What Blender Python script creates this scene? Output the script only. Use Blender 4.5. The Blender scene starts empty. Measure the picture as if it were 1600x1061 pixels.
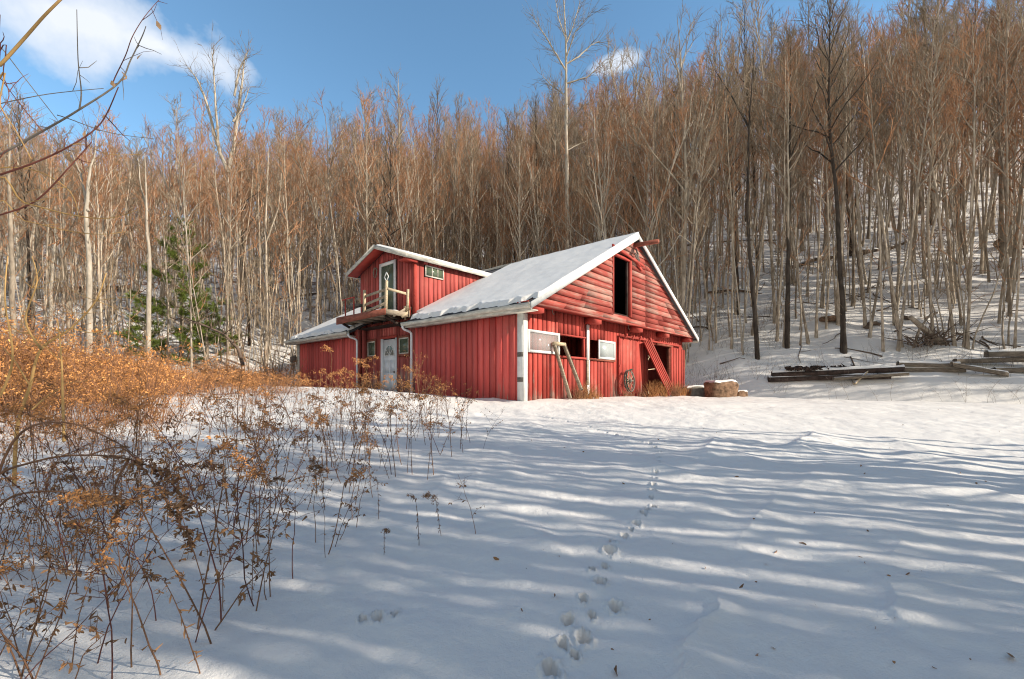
import bpy, math, random
import numpy as np
from math import radians, sin, cos, pi
from mathutils import Vector
rnd = random.Random(7)
nrg = np.random.default_rng(11)
scene = bpy.context.scene
C = scene.collection
CAMZ, F = 0.44, 690.0

# ------------------------------------------------------------------ mesh builder
class MB:
    def __init__(self):
        self.v = []; self.q = []; self.t = []; self.n = 0
    def add(self, V, Q=None, T=None):
        V = np.asarray(V, dtype=np.float64).reshape(-1, 3)
        if Q is not None and len(Q): self.q.append(np.asarray(Q, dtype=np.int64).reshape(-1, 4) + self.n)
        if T is not None and len(T): self.t.append(np.asarray(T, dtype=np.int64).reshape(-1, 3) + self.n)
        self.v.append(V); self.n += len(V)
    def hexa(self, p):
        self.add(p, [(0,3,2,1),(4,5,6,7),(0,1,5,4),(1,2,6,5),(2,3,7,6),(3,0,4,7)])
    def box(self, x0, x1, y0, y1, z0, z1):
        self.hexa([(x0,y0,z0),(x1,y0,z0),(x1,y1,z0),(x0,y1,z0),(x0,y0,z1),(x1,y0,z1),(x1,y1,z1),(x0,y1,z1)])
    def bar(self, p, q, w, h, up=(0,0,1)):
        p = Vector(p); q = Vector(q); d = (q-p).normalized(); s = d.cross(Vector(up))
        if s.length < 1e-3: s = d.cross(Vector((1,0,0)))
        s.normalize(); u = s.cross(d).normalized()
        s = s*w/2; u = u*h/2
        self.hexa([p-s-u, p+s-u, q+s-u, q-s-u, p-s+u, p+s+u, q+s+u, q-s+u])
    def tube(self, pts, rad, k=6, cap=False):
        P = np.asarray(pts, dtype=np.float64); n = len(P)
        R = np.broadcast_to(np.asarray(rad, dtype=np.float64), (n,))
        T = np.empty_like(P); T[1:-1] = P[2:]-P[:-2]; T[0] = P[1]-P[0]; T[-1] = P[-1]-P[-2]
        T /= (np.linalg.norm(T, axis=1)[:, None]+1e-9)
        m = np.abs(P[-1]-P[0]); ref = np.zeros(3); ref[int(np.argmin(m))] = 1.0
        A = np.cross(T, ref); A /= (np.linalg.norm(A, axis=1)[:, None]+1e-9); B = np.cross(T, A)
        th = np.arange(k)*2*pi/k
        V = P[:, None, :] + R[:, None, None]*(np.cos(th)[None, :, None]*A[:, None, :] + np.sin(th)[None, :, None]*B[:, None, :])
        i = np.arange(n-1)[:, None]*k; j = np.arange(k)[None, :]; j2 = (j+1) % k
        Q = np.stack([i+j, i+j2, i+k+j2, i+k+j], -1).reshape(-1, 4)
        V = V.reshape(-1, 3)
        T3 = []
        if cap:
            V = np.vstack([V, P[0], P[-1]]); a = n*k; b = n*k+1
            for jj in range(k):
                T3.append((a, (jj+1) % k, jj)); T3.append((b, (n-1)*k+jj, (n-1)*k+(jj+1) % k))
        self.add(V, Q, T3)
    def grid(self, X):      # X: (a,b,3)
        a, b, _ = X.shape
        i = np.arange(a-1)[:, None]*b; j = np.arange(b-1)[None, :]
        self.add(X.reshape(-1, 3), np.stack([i+j, i+j+1, i+b+j+1, i+b+j], -1).reshape(-1, 4))
    def arrays(self):
        V = np.vstack(self.v) if self.v else np.zeros((0, 3))
        Q = np.vstack(self.q) if self.q else np.zeros((0, 4), dtype=np.int64)
        T = np.vstack(self.t) if self.t else np.zeros((0, 3), dtype=np.int64)
        return V, Q, T
    def mesh(self, name, mat, smooth=False):
        V, Q, T = self.arrays()
        me = bpy.data.meshes.new(name)
        me.vertices.add(len(V)); me.vertices.foreach_set('co', V.astype(np.float32).ravel())
        nl = len(Q)*4+len(T)*3
        me.loops.add(nl); me.loops.foreach_set('vertex_index', np.concatenate([Q.ravel(), T.ravel()]).astype(np.int32))
        me.polygons.add(len(Q)+len(T))
        ls = np.concatenate([np.arange(len(Q))*4, len(Q)*4+np.arange(len(T))*3]).astype(np.int32)
        me.polygons.foreach_set('loop_start', ls)
        if smooth: me.polygons.foreach_set('use_smooth', np.ones(len(Q)+len(T), dtype=bool))
        me.update(calc_edges=True); me.validate()
        for m in (mat if isinstance(mat, (list, tuple)) else [mat]): me.materials.append(m)
        return me
    def build(self, name, mat, parent=None, loc=None, smooth=False):
        o = bpy.data.objects.new(name, self.mesh(name, mat, smooth)); C.objects.link(o)
        if parent is not None: o.parent = parent
        if loc is not None: o.location = loc
        return o
def replicate(proto, tr, jitter=0.0):
    """proto (V,Q,T); tr: list of (x,y,z,rot,sxy,sz,leanx,leany)"""
    V, Q, T = proto; tr = np.asarray(tr, dtype=np.float64); n = len(tr); m = len(V)
    c, s = np.cos(tr[:, 3])[:, None], np.sin(tr[:, 3])[:, None]
    X = (V[None, :, 0]*c - V[None, :, 1]*s)*tr[:, 4, None]; Y = (V[None, :, 0]*s + V[None, :, 1]*c)*tr[:, 4, None]
    Z = V[None, :, 2]*tr[:, 5, None]
    X = X + Z*tr[:, 6, None] + tr[:, 0, None]; Y = Y + Z*tr[:, 7, None] + tr[:, 1, None]; Z = Z + tr[:, 2, None]
    out = MB(); off = (np.arange(n)*m)[:, None, None]
    out.v.append(np.stack([X, Y, Z], -1).reshape(-1, 3)); out.n = n*m
    if len(Q): out.q.append((Q[None]+off).reshape(-1, 4))
    if len(T): out.t.append((T[None]+off).reshape(-1, 3))
    return out
def empty(name, loc=(0,0,0), rz=0.0):
    o = bpy.data.objects.new(name, None); C.objects.link(o); o.location = loc; o.rotation_euler = (0, 0, rz); return o
def tag(o, label=None, cat=None, group=None, kind=None):
    if label: o['label'] = label
    if cat: o['category'] = cat
    if group: o['group'] = group
    if kind: o['kind'] = kind
    return o
def copy_tree(o, parent=None):
    c = o.copy(); C.objects.link(c)
    if parent is not None: c.parent = parent
    for ch in KIDS.get(o.name, []): copy_tree(ch, c)
    return c
KIDS = {}
def reg(o):
    KIDS[o.name] = [c for c in o.children]
    for c in o.children: reg(c)

# ------------------------------------------------------------------ noise
_perm = nrg.permutation(512); _ang = nrg.random(512)*2*pi
def perlin(x, y, seed=0):
    x = np.asarray(x, dtype=np.float64); y = np.asarray(y, dtype=np.float64)
    xi = np.floor(x).astype(np.int64); yi = np.floor(y).astype(np.int64); xf = x-xi; yf = y-yi
    u = xf*xf*xf*(xf*(xf*6-15)+10); v = yf*yf*yf*(yf*(yf*6-15)+10)
    def g(ix, iy, dx, dy):
        a = _ang[_perm[(_perm[(ix+seed*37) & 511] + iy) & 511]]
        return np.cos(a)*dx + np.sin(a)*dy
    a = g(xi, yi, xf, yf); b = g(xi+1, yi, xf-1, yf); c = g(xi, yi+1, xf, yf-1); d = g(xi+1, yi+1, xf-1, yf-1)
    return (a+(b-a)*u) + ((c+(d-c)*u)-(a+(b-a)*u))*v
def fbm(x, y, oct=3, seed=0):
    s = 0; a = 1
    for i in range(oct): s = s + a*perlin(x*2**i, y*2**i, seed+i); a *= .5
    return s
def sstep(a, b, x):
    t = np.clip((x-a)/(b-a), 0, 1); return t*t*(3-2*t)

# ------------------------------------------------------------------ terrain
RX, RY = np.array([.667, .745]), np.array([-.745, .667])       # barn axes (across the gable, along the side)
C0 = np.array([.31, 12.6])
TX = [-140, -60, -25, -14, -3, 4, 8.3, 20, 45, 120]
TY = [14, 18, 22.5, 26.0, 33.0, 29.0, 23.2, 19.0, 12.5, -8]
SX = [-60, -25, -12, 0, 12, 30, 60]; SS = [.42, .45, .54, .58, .60, .60, .60]
def hill_d(x, y): return y - np.interp(x, TX, TY)
def base_h(x, y):
    x = np.asarray(x, dtype=np.float64); y = np.asarray(y, dtype=np.float64)
    f = -1.16 + 1.12*np.clip(y, -30, 13)/13.0
    f = f - .018*np.clip(x-3, 0, 30)*sstep(4, 14, y)
    # drift ridge in front of the side wall
    bt = (x-C0[0])*RX[0]+(y-C0[1])*RX[1]; bs = (x-C0[0])*RY[0]+(y-C0[1])*RY[1]
    f = f + .34*np.exp(-((bt+2.6)/1.7)**2)*sstep(.0, 4.5, bs)*(1-sstep(22, 30, bs))
    f = f + .05*np.clip(-x-9, 0, 40)*sstep(6, 18, y)
    d = hill_d(x, y)
    k = np.interp(x, SX, SS)
    q_ = 2.2-1.6*sstep(8, 13, x); hh = np.where(d > 0, np.sqrt(d*d+q_)-np.sqrt(q_), 0.0)
    cap = 100.0
    hh = np.where(hh > cap, cap+(hh-cap)*.12, hh)
    f = f + k*hh
    f = f - .22*np.exp(-((d+.6)/1.0)**2)*sstep(7, 13, x) + .55*sstep(-.2, 1.6, d)*sstep(9, 13, x)
    return f
def P(px, py, Y): return np.array([(px-800)/F*Y, Y, CAMZ+(600-py)/F*Y])
def ground_px(px, py, y0=1.5, y1=140, fn=None):
    fn = fn or base_h
    Y = np.geomspace(y0, y1, 3000); X = (px-800)/F*Y; Z = CAMZ+(600-py)/F*Y
    h = fn(X, Y); i = np.argmax(h > Z)
    return float(X[i]), float(Y[i])
PRINTS = [(860,1052,.085),(912,1003,.08),(878,1012,.06),(888,975,.065),(962,955,.075),(912,943,.055),(937,916,.08),(952,866,.09),
          (975,838,.06),(995,816,.075),(1006,803,.06),(1020,792,.05),(1020,768,.07),(1023,746,.06),(1028,722,.06),(1031,706,.05),(1015,692,.06),
          (990,686,.055),(962,679,.055),(934,672,.05),(908,665,.05),(886,659,.05),(862,654,.05),
          (590,972,.06),(618,966,.045),(567,978,.045),(898,1030,.05),(925,968,.045),(925,895,.045),(945,890,.05),(962,850,.045),(986,826,.05),(1012,797,.045),(1018,779,.045),(1021,757,.05),(1025,735,.045),(1030,714,.045),(1024,699,.05),(1003,690,.05),(976,683,.05),(948,676,.05),(921,669,.05),(897,662,.05),(874,656,.05),(848,650,.05),(836,647,.05)]
_pr = [ground_px(a, b)+(r*.50,) for a, b, r in PRINTS]
LIPS = []
for pts, amp, wid, sharp in (([(1060,1075),(1072,1025),(1095,995),(1128,972)], .065, .30, .05),
                             ([(1150,850),(1190,800),(1215,775)], .022, .25, .07),
                             ([(1245,760),(1290,725)], .02, .4, .08), ([(1390,960),(1400,925)], .04, .3, .05),
                             ([(1240,700),(1262,690),(1275,684)], .09, .6, .15), ([(1395,690),(1425,700)], .06, .6, .15),
                             ([(1395,870),(1410,850)], .02, .25, .06), ([(1100,705),(1118,690)], .05, .4, .1), ([(1430,715),(1470,722)], .05, .5, .15)):
    LIPS.append((np.array([ground_px(*p) for p in pts]), amp, wid, sharp))
def H(x, y):
    x = np.asarray(x, dtype=np.float64); y = np.asarray(y, dtype=np.float64)
    z = base_h(x, y); d = hill_d(x, y)
    w = sstep(-1, 4, d)
    z = z + .05*fbm(x/3.1+5, y/3.1, 3, 1)*(1-w)
    z = z + w*(.34*fbm(x/3.3, y/3.3, 3, 4) + .9*fbm(x/14.0, y/14.0, 2, 8)*sstep(2, 14, d))
    # wind ripples and sastrugi
    u = (x*.90 + y*.44); v = (-x*.44 + y*.90)
    wx = .35*perlin(x*.7, y*.7, 20)
    n1 = perlin((u+wx)/.62, v/2.3, 13); n2 = perlin((u+wx)/.30, v/1.1, 15); n3 = perlin(x/.16, y/.10, 17)
    amp = sstep(-.35, .25, fbm(x/2.5+9, y/2.5, 2, 22))*sstep(1, 3.5, y)*.8+.25
    rd = 1-np.abs(n1)*2.2
    n4 = perlin((x*.97+y*.2)/.21, (y*.97-x*.2)/.13, 19)
    z = z + (1-w)*amp*(.024*rd + .020*n2 + .013*n4 + .007*n3)
    z = z + (1-w)*.010*np.clip(fbm(x/.45, y/.45, 4, 60)*2, -1, .6)*sstep(1, 2, y)
    sh = perlin(x/1.4+3, y/.9, 25)
    z = z + (1-w)*.02*np.clip(sh*3, -1, 1)*sstep(6, 12, y)
    for px, py, r in _pr:
        m = (np.abs(x-px) < r*4) & (np.abs(y-py) < r*4)
        if not np.any(m): continue
        dx = x[m]-px; dy = (y[m]-py)*.72; q = np.sqrt(dx*dx+dy*dy)/r*(1+.45*perlin(x[m]*22, y[m]*22, 35)+.25*perlin(x[m]*50, y[m]*50, 36))
        zz = z[m]; zz += -.075*(1-sstep(.6, 1.0, q)) + .014*np.exp(-((q-1.25)/.3)**2)*(1+1.5*perlin(x[m]*40, y[m]*40, 38)); z[m] = zz
    for pl, amp_, wid, sharp in LIPS:
        m = (x > pl[:, 0].min()-3*wid) & (x < pl[:, 0].max()+4*wid) & (y > pl[:, 1].min()-.6) & (y < pl[:, 1].max()+.6)
        if not np.any(m): continue
        xx, yy = x[m], y[m]; o = np.argsort(pl[:, 1])
        cx = np.interp(yy, pl[o, 1], pl[o, 0]) + .07*perlin(yy*5, yy*0+3, 31)+.03*perlin(yy*17, yy*0+3, 33); s = xx-cx
        fy = sstep(pl[:, 1].min()-.5, pl[:, 1].min(), yy)*(1-sstep(pl[:, 1].max(), pl[:, 1].max()+.5, yy))
        zz = z[m]; zz += fy*amp_*np.where(s > 0, np.exp(-s/wid), np.exp(s/sharp)); z[m] = zz
    return z
def hz(x, y):
    return float(H(np.array([x]), np.array([y]))[0])

# ------------------------------------------------------------------ material helpers
def mat_new(name):
    m = bpy.data.materials.new(name); m.use_nodes = True; nt = m.node_tree
    for n in list(nt.nodes): nt.nodes.remove(n)
    out = nt.nodes.new('ShaderNodeOutputMaterial'); b = nt.nodes.new('ShaderNodeBsdfPrincipled')
    nt.links.new(b.outputs[0], out.inputs[0]); b.inputs['Roughness'].default_value = .85
    b.inputs['Specular IOR Level'].default_value = .25
    return m, nt, b
def N(nt, t, **kw):
    n = nt.nodes.new(t)
    for k, v in kw.items(): setattr(n, k, v)
    return n
def coords(nt, scale=(1,1,1), src='Object', loc=(0,0,0)):
    tc = N(nt, 'ShaderNodeTexCoord'); mp = N(nt, 'ShaderNodeMapping'); mp.inputs['Scale'].default_value = scale
    mp.inputs['Location'].default_value = loc
    nt.links.new(tc.outputs[src], mp.inputs[0]); return mp.outputs[0]
def noise(nt, vec, scale, detail=3, rough=.5):
    n = N(nt, 'ShaderNodeTexNoise'); n.inputs['Scale'].default_value = scale; n.inputs['Detail'].default_value = detail
    n.inputs['Roughness'].default_value = rough
    if vec is not None: nt.links.new(vec, n.inputs['Vector'])
    return n.outputs['Fac']
def ramp(nt, fac, stops):
    r = N(nt, 'ShaderNodeValToRGB'); el = r.color_ramp.elements
    while len(el) < len(stops): el.new(.5)
    for e, (p, c) in zip(el, stops): e.position = p; e.color = (c[0], c[1], c[2], 1) if not isinstance(c, (int, float)) else (c, c, c, 1)
    nt.links.new(fac, r.inputs[0]); return r.outputs[0]
def mix(nt, fac, a, b, mode='MIX'):
    m = N(nt, 'ShaderNodeMix', data_type='RGBA', blend_type=mode)
    for i, s in ((0, fac), (6, a), (7, b)):
        if hasattr(s, 'is_output'): nt.links.new(s, m.inputs[i])
        elif isinstance(s, (int, float)): m.inputs[i].default_value = s if i == 0 else (s, s, s, 1)
        else: m.inputs[i].default_value = (s[0], s[1], s[2], 1)
    return m.outputs[2]
def math_(nt, op, a, b=None, c=None, clamp=False):
    m = N(nt, 'ShaderNodeMath', operation=op); m.use_clamp = clamp
    for i, s in enumerate((a, b, c)):
        if s is None: continue
        if hasattr(s, 'is_output'): nt.links.new(s, m.inputs[i])
        else: m.inputs[i].default_value = s
    return m.outputs[0]
def bump(nt, b, h, strength=.3, dist=.02):
    n = N(nt, 'ShaderNodeBump'); n.inputs['Strength'].default_value = strength; n.inputs['Distance'].default_value = dist
    nt.links.new(h, n.inputs['Height']); nt.links.new(n.outputs[0], b.inputs['Normal'])
def plain(name, col, var=.25, sc=6, rough=.85, spec=.25, stretch=(1,1,1), island=0.0, objr=0.0, src='Object', bmp=.2):
    m, nt, b = mat_new(name)
    v = coords(nt, stretch, src); n = noise(nt, v, sc, 4, .6)
    c0 = tuple(max(0, x*(1-var)) for x in col); c1 = tuple(min(1, x*(1+var)) for x in col)
    cc = ramp(nt, n, [(.3, c0), (.7, c1)])
    if island:
        g = N(nt, 'ShaderNodeNewGeometry')
        cc = mix(nt, 1.0, cc, ramp(nt, g.outputs['Random Per Island'], [(0, 1-island), (1, 1+island*.8)]), 'MULTIPLY')
    if objr:
        g = N(nt, 'ShaderNodeObjectInfo')
        cc = mix(nt, 1.0, cc, ramp(nt, g.outputs['Random'], [(0, 1-objr), (1, 1+objr*.8)]), 'MULTIPLY')
    nt.links.new(cc, b.inputs['Base Color']); b.inputs['Roughness'].default_value = rough; b.inputs['Specular IOR Level'].default_value = spec
    if bmp: bump(nt, b, n, bmp, .01)
    return m
M = {}
def red_wood(name, stretch, wear, red=(.36,.046,.035), red2=(.47,.078,.058), dirt=.4, grey=(.34,.27,.22), wearscale=2.2, low=.9):
    m, nt, b = mat_new(name)
    v = coords(nt, stretch); g = N(nt, 'ShaderNodeNewGeometry'); isl = g.outputs['Random Per Island']
    n1 = noise(nt, v, 1.6, 4, .6); n2 = noise(nt, v, wearscale, 6, .72); n3 = noise(nt, coords(nt, (1,1,1), loc=(4,7,1)), .9, 3, .6)
    n4 = noise(nt, v, 9.0, 5, .75)
    col = mix(nt, ramp(nt, n1, [(.3, 0), (.7, 1)]), red, red2)
    col = mix(nt, 1.0, col, ramp(nt, isl, [(0, .66), (.5, .92), (1, 1.18)]), 'MULTIPLY')
    # faded pinkish patches
    col = mix(nt, ramp(nt, n3, [(.50, 0), (.72, .35)]), col, (.55,.17,.13))
    # bare grey wood: stretched noise plus patch noise plus per-board amount
    w = math_(nt, 'ADD', math_(nt, 'MULTIPLY', n2, .55), math_(nt, 'MULTIPLY', n3, .30))
    w = math_(nt, 'ADD', w, math_(nt, 'MULTIPLY', isl, .13))
    sep = N(nt, 'ShaderNodeSeparateXYZ'); tc = N(nt, 'ShaderNodeTexCoord'); nt.links.new(tc.outputs['Object'], sep.inputs[0])
    lowm = math_(nt, 'MULTIPLY', math_(nt, 'SUBTRACT', 1.0, math_(nt, 'DIVIDE', sep.outputs[2], low), clamp=True), dirt*.35)
    lowm = math_(nt, 'MAXIMUM', lowm, 0.0)
    w = math_(nt, 'ADD', w, lowm)
    mask = ramp(nt, w, [(.66-wear*.35, 0), (.74-wear*.30, .9)])
    mask = mix(nt, 1.0, mask, ramp(nt, n4, [(.36, 0.15), (.56, 1)]), 'MULTIPLY')
    gw = mix(nt, n4, tuple(x*.55 for x in grey), tuple(min(1, x*1.5) for x in grey))
    col = mix(nt, mask, col, gw)
    dk = ramp(nt, n2, [(.30, .50), (.42, 1)])
    col = mix(nt, .8, col, dk, 'MULTIPLY')
    st = noise(nt, coords(nt, (5,5,.8), loc=(3,1,2)), 2.0, 3, .6)
    col = mix(nt, ramp(nt, math_(nt, 'ADD', math_(nt, 'MULTIPLY', st, .8), lowm), [(.64, 0), (.78, .45*dirt+.05)]), col, (.06,.04,.035))
    nt.links.new(col, b.inputs['Base Color']); b.inputs['Roughness'].default_value = .8
    bump(nt, b, n4, .5, .008)
    return m
M['red_board'] = red_wood('red_board_siding', (3,3,.35), .15)
M['red_side'] = red_wood('red_side_siding', (3,3,.30), .05, red=(.60,.085,.075), red2=(.70,.14,.12), dirt=.35)  # extra brightness for the shaded side wall is put into its red
M['red_door_wall'] = red_wood('red_entrance_siding', (4,4,.35), .30, red=(.42,.085,.075), red2=(.52,.12,.10), dirt=.6, low=1.6)
M['red_dormer'] = red_wood('red_dormer_siding', (4,4,.30), .14, red=(.40,.075,.065), red2=(.5,.11,.09))
M['red_lap'] = red_wood('red_lap_siding', (.45,3,8), .56, red=(.33,.05,.038), red2=(.44,.095,.07), dirt=0, grey=(.36,.27,.22), wearscale=1.2)
M['red_trim'] = red_wood('red_trim', (1.5,1.5,1.5), .0, dirt=0)
M['red_flat'] = red_wood('red_flat_boards', (3,3,.4), .06)
M['white_paint'] = plain('white_paint', (.74,.74,.72), .10, 5, .6)
M['old_white'] = plain('weathered_white', (.56,.53,.46), .35, 3, .8, stretch=(1,1,4))
M['door_white'] = plain('door_paint', (.82,.84,.86), .05, 3, .45)
M['grey_wood'] = plain('weathered_wood', (.33,.27,.20), .40, 5, .9, stretch=(1,1,4), island=.3)
M['pale_wood'] = plain('pale_wood', (.50,.40,.27), .30, 6, .9, stretch=(2,2,5), island=.25)
M['dark_wood'] = plain('dark_wood', (.075,.06,.05), .5, 5, .9)
M['red_brown_wood'] = plain('red_brown_beam', (.27,.09,.06), .35, 4, .85, stretch=(1,1,3))
M['shingle'] = plain('dark_shingles', (.045,.045,.05), .4, 30, .95)
M['soil'] = plain('barn_floor', (.10,.075,.055), .4, 2, .95)
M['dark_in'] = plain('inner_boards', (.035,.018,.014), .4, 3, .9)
M['red_in'] = plain('inner_red_boards', (.36,.05,.03), .4, 2, .9, stretch=(1,1,.4))
M['iron'] = plain('rusty_iron', (.16,.14,.12), .4, 12, .7)
M['hose'] = plain('green_hose', (.03,.07,.045), .3, 12, .4, .5)
M['stone'] = plain('brown_stone', (.22,.135,.085), .65, 5.5, .95, bmp=.8)
M['concrete'] = plain('old_concrete', (.22,.20,.17), .3, 6, .95)
M['timber'] = plain('old_timber', (.17,.14,.11), .45, 5, .95, stretch=(.4,4,4), island=.2)
M['timber_dark'] = plain('rotten_timber', (.055,.038,.032), .6, 4, .95)
M['log'] = plain('log_bark', (.14,.10,.075), .5, 4, .95)
M['weed_stem'] = plain('weed_stem', (.22,.115,.065), .3, 8, .8, objr=.35, bmp=0)
M['cane'] = plain('red_cane', (.13,.045,.035), .3, 8, .7, objr=.35, bmp=0)
M['leaf_dead'] = plain('dead_leaf', (.29,.155,.075), .35, 20, .85, island=.5, objr=.3, bmp=0)
M['seed'] = plain('seed_plume', (.58,.27,.10), .25, 20, .9, island=.5, objr=.25, bmp=0)
M['seed_pale'] = plain('pale_seed', (.58,.36,.20), .25, 20, .9, island=.4, objr=.2, bmp=0)
M['brush'] = plain('rust_brush', (.60,.28,.095), .35, .5, .9, island=.5, bmp=0)
M['brush_dark'] = plain('brown_brush', (.30,.15,.08), .35, .6, .9, island=.5, bmp=0)
M['grass'] = plain('dry_grass', (.42,.20,.08), .3, 3, .9, island=.5, bmp=0)
M['needles'] = plain('pine_needles', (.15,.20,.035), .4, 1.5, .8, island=.5, bmp=0)
M['yellow_twig'] = plain('yellow_twig', (.50,.30,.11), .25, 6, .7, bmp=0)
M['grey_twig'] = plain('grey_twig', (.24,.20,.16), .3, 8, .8, bmp=0)
M['red_twig'] = plain('red_twig', (.20,.07,.05), .3, 8, .75, bmp=0)
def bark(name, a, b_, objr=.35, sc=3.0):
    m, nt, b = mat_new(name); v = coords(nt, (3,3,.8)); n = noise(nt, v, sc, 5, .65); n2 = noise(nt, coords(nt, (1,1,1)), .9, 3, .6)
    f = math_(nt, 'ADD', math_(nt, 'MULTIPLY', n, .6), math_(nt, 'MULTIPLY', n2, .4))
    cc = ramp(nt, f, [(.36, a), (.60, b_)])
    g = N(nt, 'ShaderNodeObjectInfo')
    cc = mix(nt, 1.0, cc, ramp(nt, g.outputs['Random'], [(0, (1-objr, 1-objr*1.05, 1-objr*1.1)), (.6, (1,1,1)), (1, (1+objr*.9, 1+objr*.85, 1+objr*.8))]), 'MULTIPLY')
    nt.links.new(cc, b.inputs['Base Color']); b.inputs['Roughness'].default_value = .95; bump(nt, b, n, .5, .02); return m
M['bark'] = bark('tree_bark', (.15,.115,.085), (.50,.42,.325))
M['bark_pale'] = bark('pale_bark', (.26,.22,.17), (.55,.48,.39), .1)
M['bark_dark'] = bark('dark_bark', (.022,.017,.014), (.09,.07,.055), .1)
M['twigs'] = bark('twig_bark', (.17,.125,.085), (.33,.25,.17), .3)
M['twigs_rust'] = bark('rust_twig_bark', (.245,.12,.062), (.45,.24,.13), .28)
M['tan_leaf'] = plain('clinging_beech_leaves', (.34,.13,.05), .3, 3, .85, island=.5, bmp=0)
# snow
m, nt, b = mat_new('snow'); g = coords(nt, (1,1,1))
n1 = noise(nt, g, 22, 4, .65); n2 = noise(nt, g, 160, 2, .6)
col = mix(nt, noise(nt, g, .7, 3), (.79,.77,.735), (.85,.83,.795))
nt.links.new(col, b.inputs['Base Color']); b.inputs['Roughness'].default_value = .62; b.inputs['Specular IOR Level'].default_value = .3
h = math_(nt, 'ADD', n1, math_(nt, 'MULTIPLY', n2, .3)); bump(nt, b, h, .35, .012); M['snow'] = m
# snowy ground with forest litter showing through on the slope
m, nt, b = mat_new('snowy_ground'); g = coords(nt, (1,1,1))
n1 = noise(nt, g, 11, 7, .68); n2 = noise(nt, g, 90, 3, .6)
col = mix(nt, noise(nt, g, .7, 3), (.76,.73,.685), (.83,.80,.76))
at = N(nt, 'ShaderNodeAttribute', attribute_name='litter')
ln = noise(nt, coords(nt, (1,1.0,1)), 1.1, 7, .72)
lm = math_(nt, 'MULTIPLY', ramp(nt, ln, [(.50, 0), (.57, 1)]), at.outputs['Fac'])
lit = mix(nt, noise(nt, g, 5, 4, .7), (.07,.042,.025), (.26,.15,.085))
col = mix(nt, lm, col, lit)
nt.links.new(col, b.inputs['Base Color']); b.inputs['Roughness'].default_value = .65; b.inputs['Specular IOR Level'].default_value = .25
h = math_(nt, 'ADD', n1, math_(nt, 'MULTIPLY', n2, .25)); bump(nt, b, h, .75, .022); M['ground'] = m
def glass(name, col, alpha=0.0, rough=.08):
    m, nt, b = mat_new(name); b.inputs['Base Color'].default_value = (*col, 1); b.inputs['Roughness'].default_value = rough
    b.inputs['Specular IOR Level'].default_value = .6
    n = noise(nt, coords(nt, (1,1,1)), 3, 2); bump(nt, b, n, .05, .01)
    if alpha:
        out = [x for x in nt.nodes if x.type == 'OUTPUT_MATERIAL'][0]
        tr = N(nt, 'ShaderNodeBsdfTransparent'); mx = N(nt, 'ShaderNodeMixShader'); mx.inputs[0].default_value = alpha
        nt.links.new(b.outputs[0], mx.inputs[1]); nt.links.new(tr.outputs[0], mx.inputs[2]); nt.links.new(mx.outputs[0], out.inputs[0])
    return m
M['glass_clear'] = glass('dusty_glass', (.55,.52,.50), .6)
M['glass_plastic'] = glass('plastic_covered_glass', (.40,.44,.44), 0, .35)
M['glass_green'] = glass('greenish_window_glass', (.10,.13,.085), 0, .12)
M['glass_dark'] = glass('dark_window_glass', (.035,.045,.04), 0, .05)

# ------------------------------------------------------------------ camera, sun, sky
cam = bpy.data.cameras.new('camera'); co = bpy.data.objects.new('camera', cam); C.objects.link(co)
co.location = (0, 0, CAMZ); co.rotation_euler = (pi/2, 0, 0)
cam.lens = 36*F/1600; cam.sensor_width = 36; cam.shift_y = 69.5/1600; cam.clip_start = .05; cam.clip_end = 2000
scene.camera = co
EL = radians(27); SAZ = np.array([.958, -.287])
sunv = Vector((SAZ[0]*cos(EL), SAZ[1]*cos(EL), sin(EL)))
sd = bpy.data.lights.new('sun', 'SUN'); so = bpy.data.objects.new('sun', sd); C.objects.link(so)
so.rotation_euler = (-sunv).to_track_quat('-Z', 'Y').to_euler(); sd.energy = SUN_E = 5.0; sd.angle = radians(.36); sd.color = (1, .905, .77)
w = bpy.data.worlds.new('World'); scene.world = w; w.use_nodes = True; nt = w.node_tree
for n in list(nt.nodes): nt.nodes.remove(n)
sky = N(nt, 'ShaderNodeTexSky', sky_type='NISHITA'); sky.sun_disc = False; sky.sun_elevation = EL
sky.sun_rotation = math.atan2(SAZ[0], SAZ[1]); sky.altitude = 500; sky.air_density = 1.0; sky.dust_density = .15; sky.ozone_density = 1.6
bg = N(nt, 'ShaderNodeBackground'); bg.inputs[1].default_value = .125
out = N(nt, 'ShaderNodeOutputWorld'); nt.links.new(bg.outputs[0], out.inputs[0])
tc = N(nt, 'ShaderNodeTexCoord')
def vmath(op, a, b=None):
    n = N(nt, 'ShaderNodeVectorMath', operation=op)
    for i, s in enumerate((a, b)):
        if s is None: continue
        if hasattr(s, 'is_output'): nt.links.new(s, n.inputs[i])
        else: n.inputs[i].default_value = s
    return n.outputs['Value'] if op == 'DOT_PRODUCT' else n.outputs['Vector']
nrm = vmath('NORMALIZE', tc.outputs['Generated'])
cn = N(nt, 'ShaderNodeTexNoise'); cn.inputs['Scale'].default_value = 4.5; cn.inputs['Detail'].default_value = 6; cn.inputs['Roughness'].default_value = .58
nt.links.new(nrm, cn.inputs['Vector'])
cn2 = N(nt, 'ShaderNodeTexNoise'); cn2.inputs['Scale'].default_value = 3.5; cn2.inputs['Detail'].default_value = 2
nt.links.new(nrm, cn2.inputs['Vector'])
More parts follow.
